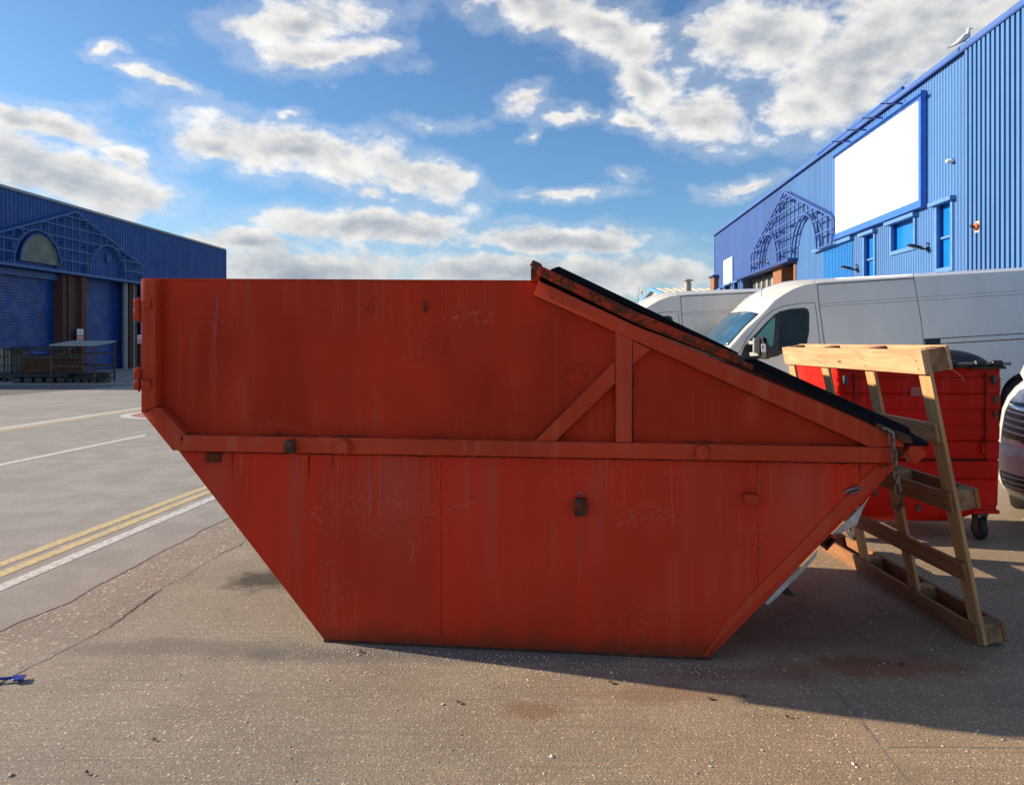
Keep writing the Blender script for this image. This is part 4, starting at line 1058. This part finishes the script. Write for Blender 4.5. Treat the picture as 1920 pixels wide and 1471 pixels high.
q = lh(127, y_, -.06)[0]; mb = MB(); mb.tube([(q, -.12, 0), (q, -.12, ZHL - .13)], .05, 8); mb.build('drainpipe', M['greyd'], WL, smooth=60)
bx(WL, 'dark_gap', 'dark', lh(228, y_, .4)[0], q + 6, .5, .9, 0, ZHL - .13)
# half-round window in the left-hand arch
c0, zc = lh(37, 500, -.10)[0], 5.0; c1 = lh(109, 500, -.10)[0]; cc, rr = (c0 + c1) / 2, (c1 - c0) / 2
mb = MB(); mb.prism([(cc + rr * math.cos(math.pi * k / 24), 5.08 + rr * .98 * math.sin(math.pi * k / 24)) for k in range(25)], -.16, -.06); hw_ = mb.build('fan_window', M['fan'], WL)
for k in range(24):
    pass
mb = MB()
P = [(cc + (rr + .04) * math.cos(math.pi * k / 24), -.13, 5.06 + (rr + .02) * math.sin(math.pi * k / 24)) for k in range(25)]
for a, c in zip(P, P[1:]): mb.bar(a, c, .09, .09)
mb.build('window_frame', M['trimdark'], hw_)
s_, z_ = lh(202, 485, -.05); bx(WL, 'vent', 'trimdark', s_ - .2, s_ + .2, -.12, -.0, z_ - .2, z_ + .2)
# warning notices on the piers
def notice(px, py, w, h, n, label):
    s, z = lh(px, py, n); e = empty('wall_sign', tuple(fl.M @ Vector((s, n, z))), WL.rotation_euler, label, 'sign')
    MB().box(-w / 2, w / 2, -.02, 0, -h / 2, h / 2).build('board', M['signw'], e, .002)
    MB().box(-w / 2 + .03, w / 2 - .03, -.024, -.021, -h / 2 + .03, h * .06).build('red_panel', M['signred'], e)
    mb = MB()
    for k in range(3): mb.box(-w / 2 + .08, w / 2 - .08, -.027, -.0245, -h * .34 + k * h * .12, -h * .34 + k * h * .12 + h * .035)
    mb.build('text_line', M['signw'], e)
    mb = MB(); mb.box(-w * .3, w * .3, -.024, -.021, h * .24, h * .30); mb.build('text_line', M['greyd'], e)
notice(150, 628.5, .50, .62, -.32, 'red and white notice on the brick pier between the two shutters')
notice(262, 636, .55, .5, -.06, 'red and white notice on the brick wall just left of the skip')

# ================================================================== CREAM SHED FAR BEHIND
CB = empty('shed', (13.0, 62, 0), (0, 0, 0), 'low cream sheet-clad shed with blue roof trim far behind the vans', 'building')
prof = [(0, 0), (14, 0), (14, 5.3), (7, 6.25), (0, 5.3)]
MB().prism([(a, c) for a, c in prof], 0, 46, lambda x, y, z: (y, x, z)).build('wall', M['cream'], CB)
mb = MB(); pts = []; x = -.3
while x < 46: pts += [(x, 0), (x + .45, 0), (x + .52, .05), (x + .68, .05)]; x += .75
mb.grid([[(x, -.35, 5.30 + h) for x, h in pts], [(x, 7, 6.32 + h) for x, h in pts], [(x, 14.3, 5.30 + h) for x, h in pts]]); mb.build('roof', M['cream'], CB)
tb = simple('sky_blue_trim', (.08, .26, .52), .5)
for a, c in (((-.36, -.4, 5.22), (-.36, 7, 6.26)), ((-.36, 7, 6.26), (-.36, 14.4, 5.22)), ((-.36, -.42, 5.2), (46, -.42, 5.2))):
    MB().bar(a, c, .14, .32).build('trim', tb, CB)
v = MB().lathe([(.30, 5.4), (.30, 6.5), (.22, 6.5), (.22, 6.62), (.48, 6.66), (.48, 6.74), (.1, 6.82)], (2.0, 2.6, 0), 'z', 16).build('roof_vent', M['grey'], CB, smooth=40)
MB().lathe([(.5, 5.9), (.5, 6.2), (.3, 6.42), (.1, 6.5)], (6.2, 6.5, 0), 'z', 14).build('roof_vent', M['grey'], CB, smooth=40)
MB().box(5.2, 5.9, 6.3, 6.9, 6.2, 6.55).build('roof_vent', M['cream'], CB); MB().box(7.4, 8.4, 6.3, 6.9, 6.2, 6.5).build('roof_vent', M['cream'], CB)
p = ap(1203.5, 600, 90); mb = MB(); mb.tube([(p.x, p.y, 0), (p.x, p.y, 7.3)], [.10, .05], 8); mb.box(p.x - .12, p.x + .12, p.y - .1, p.y + .1, 7.25, 7.4); tag(mb.build('lamp_post', M['grey']), 'thin distant grey pole left of the cream shed', 'pole')

# ================================================================== VANS
def evalmesh(o):
    dg = bpy.context.evaluated_depsgraph_get(); dg.update()
    me = bpy.data.meshes.new_from_object(o.evaluated_get(dg)); o.modifiers.clear(); o.data = me
SIDE = [(0, .62), (.04, .80), (.22, 1.04), (.55, 1.24), (.87, 1.47), (1.16, 1.75), (1.39, 1.93), (1.64, 2.16), (1.79, 2.245), (1.95, 2.32), (2.135, 2.375), (2.45, 2.40), (6.45, 2.39), (6.55, 2.33), (6.6, 2.2)]
def lerp_tab(T_, x):
    for (a, va), (c, vc) in zip(T_, T_[1:]):
        if x <= c: return va + (vc - va) * max(0, (x - a) / (c - a))
    return T_[-1][1]
def zside(x): return lerp_tab(SIDE, x)
def yin(x): return lerp_tab([(0, .30), (.04, .20), (.22, .09), (.55, .03), (.9, 0), (6.5, 0), (6.6, .05)], x)
def crown(x): return lerp_tab([(0, .02), (.3, .05), (.8, .13), (1.4, .15), (1.9, .12), (2.5, .085), (6.6, .07)], x)
def ys(x, z): return yin(x) + .11 * max(0, z - 1.35) / 1.05
def ztop(x, y):
    e = ys(x, zside(x)) + .03; t = max(-1, min(1, (y - 1.025) / (1.025 - e))); return zside(x) + crown(x) * (1 - abs(t) ** 2.6)
VW = 2.05
def make_van(loc, tilt, label):
    V = empty('van', loc, (0, -tilt, 0), label, 'van', 'white panel vans parked in the yard')
    xs = [0, .04, .12, .22, .38, .55, .72, .87, 1.0, 1.16, 1.28, 1.39, 1.52, 1.64, 1.72, 1.79, 1.87, 1.95, 2.04, 2.135, 2.28, 2.45, 3.2, 4.2, 5.2, 6.0, 6.45, 6.55, 6.6]
    rings = []
    for x in xs:
        zsd = zside(x); zb = .30 if x > .1 else .38
        half = [(yin(x) + .02, zb), (yin(x), zb + .12)]
        for f in (.35, .7): half.append((ys(x, zb + (zsd - .07 - zb) * f), zb + (zsd - .07 - zb) * f))
        if zsd > 1.5: half.append((yin(x), 1.35))
        else: half.append((yin(x), zb + (zsd - .07 - zb) * .85))
        half.sort(key=lambda q: q[1])
        half.append((ys(x, zsd - .06), zsd - .06)); half.append((ys(x, zsd) + .012, zsd - .015)); e = ys(x, zsd) + .045; half.append((e, zsd + crown(x) * .06))
        for f in (.12, .3, .6, 1.0): y = e + (1.025 - e) * f; half.append((y, ztop(x, y)))
        full = half + [(VW - y, z) for y, z in half[-2::-1]]
        rings.append([(x, y, z) for y, z in full])
    mb = MB(); mb.loft(rings); body = mb.build('body', M['van'], V, smooth=28)
    for wx in (.97, 5.45):
        for yy in (-.4, 1.55):
            c = MB().lathe([(.43, yy), (.43, yy + .9)], (wx, 0, .36), 'y', 40).build('cut', M['dark'])
            md = body.modifiers.new('b', 'BOOLEAN'); md.operation = 'DIFFERENCE'; md.object = c; md.solver = 'EXACT'; c.parent = V
            cuts.append(c)
    cl = [c for c in cuts if c.parent == V]
    evalmesh(body); body.data.set_sharp_from_angle(angle=R(28))
    for c in cl: cuts.remove(c); bpy.data.objects.remove(c)
    MB().box(.5, 6.2, .35, 1.7, .25, .35).build('underbody', M['dark'], V)
    for wx in (.97, 5.45):
        for yy in (.5, 1.55): MB().lathe([(.44, 0), (.44, .01)], (wx, yy if yy < 1 else 1.54, .36), 'y', 30).build('wheel_well', M['dark'], V)
        for yy, s in ((.06, 1), (VW - .06, -1)):
            w = MB().lathe([(.20, 0), (.30, -.01 * s), (.335, .02 * s), (.345, .06 * s), (.345, .16 * s), (.33, .2 * s), (.2, .21 * s)], (wx, yy, .345), 'y', 40).build('wheel', M['rubber'], V, smooth=40)
            MB().lathe([(.02, -.0), (.07, .0), (.09, .03 * s), (.17, .03 * s), (.205, -.004 * s), (.215, .03 * s)], (wx, yy, .345), 'y', 32).build('rim', M['steel'], w, smooth=40)
    # lower cladding, bumper
    for y0, y1 in ((-.012, .03), (VW - .03, VW + .012)): MB().box(1.45, 4.98, y0, y1, .42, .56).build('rub_strip', M['black'], V, .008, 2, 40)
    mb = MB(); mb.loft([[(x, y, z) for y, z in ((yi, .30), (yi, .66), (VW - yi, .66), (VW - yi, .30))] for x, yi in ((-.08, .36), (-.06, .2), (.10, .04), (.46, -.012))]); mb.build('bumper', M['greyd'], V, .01, 2, 40)
    for s in (0, 1):
        mb = MB(); q = [(.02, .24), (.10, .13), (.30, .055), (.42, .035)]
        mb.loft([[(x - .012, (y if not s else VW - y), z) for z in (z0, z1)] + [(x + .06, (y + .05 if not s else VW - y - .05), z) for z in (z1, z0)] for (x, y), z0, z1 in zip(q, (.72, .74, .78, .84), (.82, .92, 1.06, 1.10))]); mb.build('headlight', M['lamp'], V, .004, 2, 40)
    mb = MB(); mb.box(-.035, .05, .55, 1.5, .68, .78); mb.build('grille', M['black'], V, .01)
    # windscreen
    P = []
    for i in range(9):
        row = []
        for k in range(17):
            t = k / 16; fx = i / 8; side = abs(2 * t - 1)
            x = .74 + (.12 * side ** 2) + (.56 - .03 * side ** 2) * fx; e = ys(x, zside(x)) + .07; y = e + (VW - 2 * e) * t
            row.append((x - .004, y, ztop(x, y) + .008))
        P.append(row)
    mb = MB(); mb.grid(P); ws = mb.build('windscreen', M['screen'], V, smooth=60, solid=.004)
    mb = MB(); mb.grid([[(x, y, ztop(x, y) + .012) for x in (.62, .66, .72)] for y in [.12 + 1.81 * k / 16 for k in range(17)]]); mb.build('cowl', M['black'], V, smooth=60)
    return V
cuts = []
V1 = make_van((2.62, 11.8, -.10), .062, 'large white high-roof panel van parked right behind the red bin')
fv = Fr(V1)
def vz(zx, zy): return (1380 + .0884 * zx, 560 + .0884 * zy)
def sidepatch(pts, name, m, parent, offn, th=.004, raw=False):
    q = pts if raw else [fv.hit(px, py, 0) for px, py in pts]
    # ear-clip, split finely and lay on the body side
    mb = MB(); f = mb.b.faces.new([mb.b.verts.new((x, 0, z)) for x, z in q])
    for z in (1.35,):
        g = list(mb.b.verts) + list(mb.b.edges) + list(mb.b.faces); bmesh.ops.bisect_plane(mb.b, geom=g, plane_co=(0, 0, z), plane_no=(0, 0, 1))
    for x in [.5 + .1 * i for i in range(20)]:
        g = list(mb.b.verts) + list(mb.b.edges) + list(mb.b.faces); bmesh.ops.bisect_plane(mb.b, geom=g, plane_co=(x, 0, 0), plane_no=(1, 0, 0))
    bmesh.ops.triangulate(mb.b, faces=mb.b.faces)
    for v in mb.b.verts: v.co.y = ys(v.co.x, v.co.z) - offn
    r = bmesh.ops.extrude_face_region(mb.b, geom=list(mb.b.faces))
    for v in [g for g in r['geom'] if isinstance(g, bmesh.types.BMVert)]: v.co.y -= th
    return mb.build(name, m, parent, smooth=30)
def seamline(pts, r=.0045, name='door_seam', m=None, raw=False):
    q = pts if raw else [fv.hit(px, py, 0) for px, py in pts]; P = []
    for (a, c) in zip(q, q[1:]):
        n = max(2, int(math.hypot(c[0] - a[0], c[1] - a[1]) / .08))
        for i in range(n): t = i / n; x, z = a[0] * (1 - t) + c[0] * t, a[1] * (1 - t) + c[1] * t; P.append((x, ys(x, z), z))
    x, z = q[-1]; P.append((x, ys(x, z), z)); mb = MB(); mb.tube(P, r, 5); return mb.build(name, m or M['greyd'], V1)
sur = sidepatch([vz(*q) for q in ((60, 1300), (180, 1010), (330, 850), (640, 520), (830, 340), (960, 262), (1200, 208), (1480, 185), (1555, 215), (1585, 300), (1565, 700), (1505, 960), (1440, 1080), (1000, 1150), (880, 1215), (640, 1265), (200, 1300))], 'window_surround', M['black'], V1, .001)
sidepatch([vz(*q) for q in ((440, 800), (620, 600), (805, 400), (850, 402), (838, 600), (780, 1005), (470, 1005))], 'quarter_window', M['glass_t'], sur, .0055, .003)
sidepatch([vz(*q) for q in ((985, 290), (1200, 240), (1480, 228), (1530, 262), (1536, 400), (1530, 600), (1490, 870), (1435, 1030), (900, 1095), (915, 850), (950, 500))], 'door_window', M['glass'], sur, .0055, .003)
seamline([vz(*q) for q in ((60, 1160), (180, 960), (225, 860), (560, 450), (800, 250), (1040, 150), (1400, 95), (1715, 75), (1745, 400), (1772, 750), (1780, 1040), (1775, 1700), (1740, 2600), (1500, 2700))])
z4 = lambda zx, zy: (1200 + .375 * zx, 480 + .375 * zy)
seamline([z4(*q) for q in ((900, 140), (905, 240), (925, 460), (925, 700), (905, 860))], .006); seamline([z4(*q) for q in ((900, 140), (1385, 108))], .007)
seamline([z4(*q) for q in ((1385, 83), (1388, 108), (1400, 220), (1412, 330), (1420, 470), (1425, 800))], .005)
seamline([(a, c) for a, c in (z4(910, 250), z4(1400, 222), z4(1950, 187))], .0035, 'body_crease', M['grey']); seamline([z4(910, 238), z4(1400, 205), z4(1950, 168)], .003, 'body_crease', M['grey'])
seamline([(1533, 531), (1531, 521)], .004)
q = fv.hit(1733, 641, 0); q2 = fv.hit(1925, 630, 0)
MB().bar((q[0], ys(*q) - .004, q[1]), (q2[0] + .6, ys(*q) - .004, q2[1] + .0), .02, .07).build('door_rail', M['van'], V1, .006, 2); seamline([(q[0], q[1] + .042), (q2[0] + .6, q2[1] + .042)], .007, raw=True); seamline([(q[0], q[1] - .04), (q2[0] + .6, q2[1] - .04)], .009, raw=True); MB().box(q[0] - .0, q[0] + .25, ys(*q) - .02, ys(*q) + .01, q[1] - .05, q[1] + .045).build('rail_end', M['black'], V1, .01)
# mirror
def mp(zx, zy, yl): px, py = vz(zx, zy); a = fv.hit(px, py, yl); return (a[0], yl, a[1])
a, c = mp(500, 800, -.22), mp(650, 1270, -.22)
mb = MB(); mb.loft([[(x, y, z) for x, z in ((a[0] + i_, c[2] + i_), (c[0] - i_, c[2] + i_), (c[0], a[2] - .12), (c[0] - .06 - i_, a[2] - i_), (a[0] + .02 + i_, a[2] - i_))] for y, i_ in ((-.13, .02), (-.16, 0), (-.34, 0), (-.38, .03))]); mir = mb.build('mirror', M['black'], V1, .012, 3, 50)
p0, p1 = mp(285, 930, -.03), mp(480, 930, -.2)
MB().bar(p0, p1, .05, .055).build('mirror_arm', M['grey'], mir, .008, 2); p0, p1 = mp(300, 1180, -.03), mp(500, 1165, -.2); MB().bar(p0, p1, .05, .06).build('mirror_arm', M['grey'], mir, .008, 2)
p0, p1 = mp(430, 830, -.2), mp(430, 1150, -.2); MB().bar(p0, p1, .06, .10, (1, 0, 0)).build('mirror_back', M['grey'], mir, .015, 2)
a, c = mp(530, 955, -.385), mp(640, 1125, -.385); MB().box(a[0], c[0], -.392, -.386, c[2], a[2]).build('sticker', M['signw'], mir, .003)
a, c = mp(540, 1000, -.394), mp(580, 1060, -.394); MB().box(a[0], c[0], -.396, -.3925, c[2], a[2]).build('sticker_mark', M['signred'], mir)
a, c = fv.hit(1427, 564.6, .6), fv.hit(1431, 514, .6)
ant = MB().tube([(a[0], .6, a[1]), (c[0], .6, c[1])], [.006, .003], 6).build('aerial', M['black'], V1)
MB().lathe([(.022, 0), (.015, .03)], (a[0], .6, a[1] - .01), 'z', 10).build('aerial_base', M['black'], ant)
# the second van: a copy of the first, farther away
V2 = copy_tree(V1); V2.location = (.92, 14.0, -.12); V2.rotation_euler = (0, -.046, 0); V2['label'] = 'second white panel van half hidden behind the black upper lid of the skip'

# ================================================================== CAR AT THE RIGHT EDGE
CR = empty('car', (4.46, 5.45, .03), (0, 0, R(-38)), 'silver car nosing in from the right edge beside the red bin', 'car')
W_ = [(.17, .84), (.22, .885), (.33, .91), (.50, .915), (.72, .905), (.88, .885), (.98, .85), (1.06, .80), (1.12, .74)]
Y_ = [(.17, .20), (.22, .10), (.33, .03), (.50, 0.0), (.72, .03), (.88, .08), (.98, .15), (1.06, .28), (1.12, .46)]
def carpt(ph, z, off=0, L=4.4, n=3.4):
    w = lerp_tab(W_, z) + off; y0 = lerp_tab(Y_, z) - off; bb = (L - 2 * y0) / 2 if z < 1.12 else (L - 2 * y0) / 2
    c, s = math.cos(ph), math.sin(ph); x = w * math.copysign(abs(c) ** (2 / n), c)
    return (x, L / 2 + bb * math.copysign(abs(s) ** (2 / (n * 1.6)), s), z)
mb = MB(); R_ = []
for z, _ in W_: R_.append([carpt(2 * math.pi * k / 96, z) for k in range(96)])
def cab(z, hw, y0, y1, n=5):
    out = []
    for k in range(96):
        a = 2 * math.pi * k / 96; c, s = math.cos(a), math.sin(a)
        out.append((hw * math.copysign(abs(c) ** (2 / n), c), (y0 + y1) / 2 + (y1 - y0) / 2 * math.copysign(abs(s) ** (2 / n), s), z))
    return out
R_ += [cab(1.17, .80, .95, 4.25), cab(1.30, .76, 1.25, 4.2), cab(1.55, .66, 1.75, 4.05), cab(1.66, .58, 2.0, 3.9), cab(1.69, .40, 2.4, 3.6)]
mb.loft(R_); cb = mb.build('body', M['silver'], CR, smooth=35)
def cpatch(name, m, ph0, ph1, z0, z1, off=.006, parent=None, nz=5, slope=0):
    mb = MB(); P = []
    for i in range(nz + 1):
        row = []
        for k in range(25):
            t = k / 24; ph = R(ph0 + (ph1 - ph0) * t); z = z0 + (z1 - z0) * i / nz + slope * t
            if isinstance(z1, (list, tuple)): pass
            row.append(carpt(ph, z, off))
        P.append(row)
    mb.grid(P); return mb.build(name, m, parent or CR, smooth=60, solid=.008)
# angles: 270 = nose centre, 180 = the side seen at the left
gr = cpatch('headlight', M['greyd'], 212, 246, .68, .97, .004)
for k in range(4): cpatch('light_bar', M['bumper'], 215, 246, .735 + k * .052, .752 + k * .052, .010, gr, 1, -.03)
cpatch('chrome_bar', M['chrome'], 214, 248, .925, .955, .014, gr, 2, -.03)
cpatch('grille', M['black'], 233, 307, .66, .93, .004); cpatch('headlight', M['greyd'], 308, 344, .70, .98, .004)
bmp = cpatch('bumper', M['bumper'], 194, 346, .18, .62, .008)
lg = cpatch('lower_grille', M['black'], 213, 327, .27, .40, .014, bmp)
for k in range(3): cpatch('grille_bar', M['bumper'], 217, 323, .29 + k * .042, .300 + k * .042, .018, bmp, 1, -.008)
for s in (-1, 1):
    for y in (.98, 3.60):
        w = MB().lathe([(.2, 0), (.31, -.0), (.33, .03 * s), (.33, .16 * s), (.2, .18 * s)], (-s * .80, y, .33), 'x', 32).build('wheel', M['rubber'], CR, smooth=40)
        MB().lathe([(.05, -.004 * s), (.2, -.004 * s), (.21, .02 * s)], (-s * .80, y, .33), 'x', 24).build('rim', M['steel'], w, smooth=40)

# ================================================================== CLUTTER IN FRONT OF THE LEFT WAREHOUSE
def at(px, Y): return (px - CX) / F * Y
fm = simple('rusty_frame', (.09, .055, .035), .8, 0, .4, 6)
def table(Yf, pxl, pxr, pyt, depth, skew, zt_back, label, topm, rails=(.95, .55)):
    xl, xr = at(pxl, Yf), at(pxr, Yf); zt = H + (HY - pyt) / F * Yf
    e = empty('metal_shelter', (xl, Yf, 0), (0, 0, 0), label, 'shelter', 'metal frames in the yard'); w = xr - xl
    for x, y in ((0, 0), (w, 0), (skew, depth), (w + skew, depth)):
        MB().box(x - .028, x + .028, y - .028, y + .028, 0, (zt if y == 0 else zt_back) - .04).build('leg', fm, e)
    mb = MB(); mb.b.faces.new([mb.b.verts.new(p) for p in ((-.05, -.05, zt), (w + .05, -.05, zt), (w + skew + .05, depth + .05, zt_back), (skew - .05, depth + .05, zt_back))]); mb.build('top', topm, e, solid=.05)
    mb = MB()
    for z in rails:
        for a, c in (((0, 0), (w, 0)), ((w, 0), (w + skew, depth)), ((skew, depth), (w + skew, depth))): mb.bar((a[0], a[1], z), (c[0], c[1], z), .04, .05)
    mb.build('rail', fm, e); return e
tg = simple('grey_sheet_top', (.30, .31, .28), .6, 0, .2, 2)
table(27.0, 96, 178, 647, 1.9, -.3, 1.51, 'metal frame shelter with a grey sheet top between the two shutters', tg, (1.05, .62))
table(27.9, 8, 125, 655, 1.9, -.9, 1.27, 'low dark metal frame with a black top beside the rusty crate', M['black'], (.95,))
# rusty box
x0, x1 = at(31, 27.4), at(114, 27.4)
CT = empty('crate', (x0, 27.6, .34), (0, 0, 0), 'rusty brown ribbed steel crate on black blocks in front of the shutter', 'crate'); w = x1 - x0
mb = MB(); mb.box(0, w, 0, 1.1, 0, .55); ct = mb.build('box', M['rustwood'], CT, .02)
for k in range(5): MB().box(-.02, w + .02, -.03, 1.13, .05 + k * .11, .08 + k * .11).build('rib', fm, ct)
MB().box(-.06, w + .06, -.05, 1.15, .55, .60).build('rim', M['greyd'], ct)
SB = empty('skid', (x0 - .15, 27.3, 0), (0, 0, 0), 'black blocks and beams under the rusty crate', 'skid')
MB().box(0, w + .5, 0, 1.5, .20, .33).build('deck', M['black'], SB, .02)
for k in range(5): MB().box(.05 + k * (w + .1) / 4.3, .33 + k * (w + .1) / 4.3, .02, 1.4, 0, .199).build('block', M['greyd'], SB, .03)
xb0, xb1 = at(97, 27.2), at(195, 27.2)
BM = empty('steel_beam', (xb0, 27.4, 0), (0, 0, R(-2)), 'long black steel beam lying under the metal frame shelter', 'beam'); w2 = xb1 - xb0
MB().box(0, w2, 0, .5, .14, .20).build('flange', M['black'], BM); MB().box(0, w2, 0, .5, .32, .38).build('flange', M['black'], BM); MB().box(0, w2, .2, .3, .201, .319).build('web', M['greyd'], BM)
for k in range(6): MB().box(.1 + k * (w2 - .4) / 5, .3 + k * (w2 - .4) / 5, .05, .45, .0, .139).build('foot', M['greyd'], BM)
# caged tank
IB = empty('caged_tank', (-19.94, 28.6, .25), (0, 0, 0), 'pale plastic tank in a wire cage at the left edge', 'tank')
ti = MB().box(.04, 1.0, .04, 1.0, .06, 1.0).build('tank', simple('milky_plastic', (.34, .34, .31), .5), IB, .08, 3, 50)
mb = MB()
for k in range(8):
    t = k * 1.04 / 7
    for f in (lambda q: ((q, 0, 0), (q, 0, 1.02)), lambda q: ((0, q, 0), (0, q, 1.02)), lambda q: ((1.04, q, 0), (1.04, q, 1.02))): a, c = f(t); mb.bar(a, c, .02, .02)
for z in (.02, .35, .68, 1.02):
    for a, c in (((0, 0), (1.04, 0)), ((0, 0), (0, 1.04)), ((1.04, 0), (1.04, 1.04))): mb.bar((a[0], a[1], z), (c[0], c[1], z), .025, .025)
mb.build('cage', M['greyd'], IB); MB().box(0, 1.1, 0, 1.1, -.12, -.02).build('base', M['greyd'], IB)
for x in (.02, .5, .98): MB().box(x - .05, x + .1, .0, 1.05, -.249, -.121).build('foot', M['greyd'], IB)
# blue litter near the left edge
X, Y = gp(38, 1276)
LI = empty('litter', (X, Y, .006), (0, 0, R(8)), 'dark blue plastic strip with a flat end lying on the ground at the left edge', 'litter')
mb = MB(); mb.tube([(-.30, -.02, .006), (-.15, -.008, .012), (-.03, .0, .010)], [.005, .006, .007], 8); mb.build('stem', M['bluep'], LI, smooth=60)
mb = MB(); mb.hprism([(-.045, .022), (.012, .028), (.022, -.022), (-.018, -.030)], .004, .012); mb.build('flat_end', M['bluep'], LI, .002)
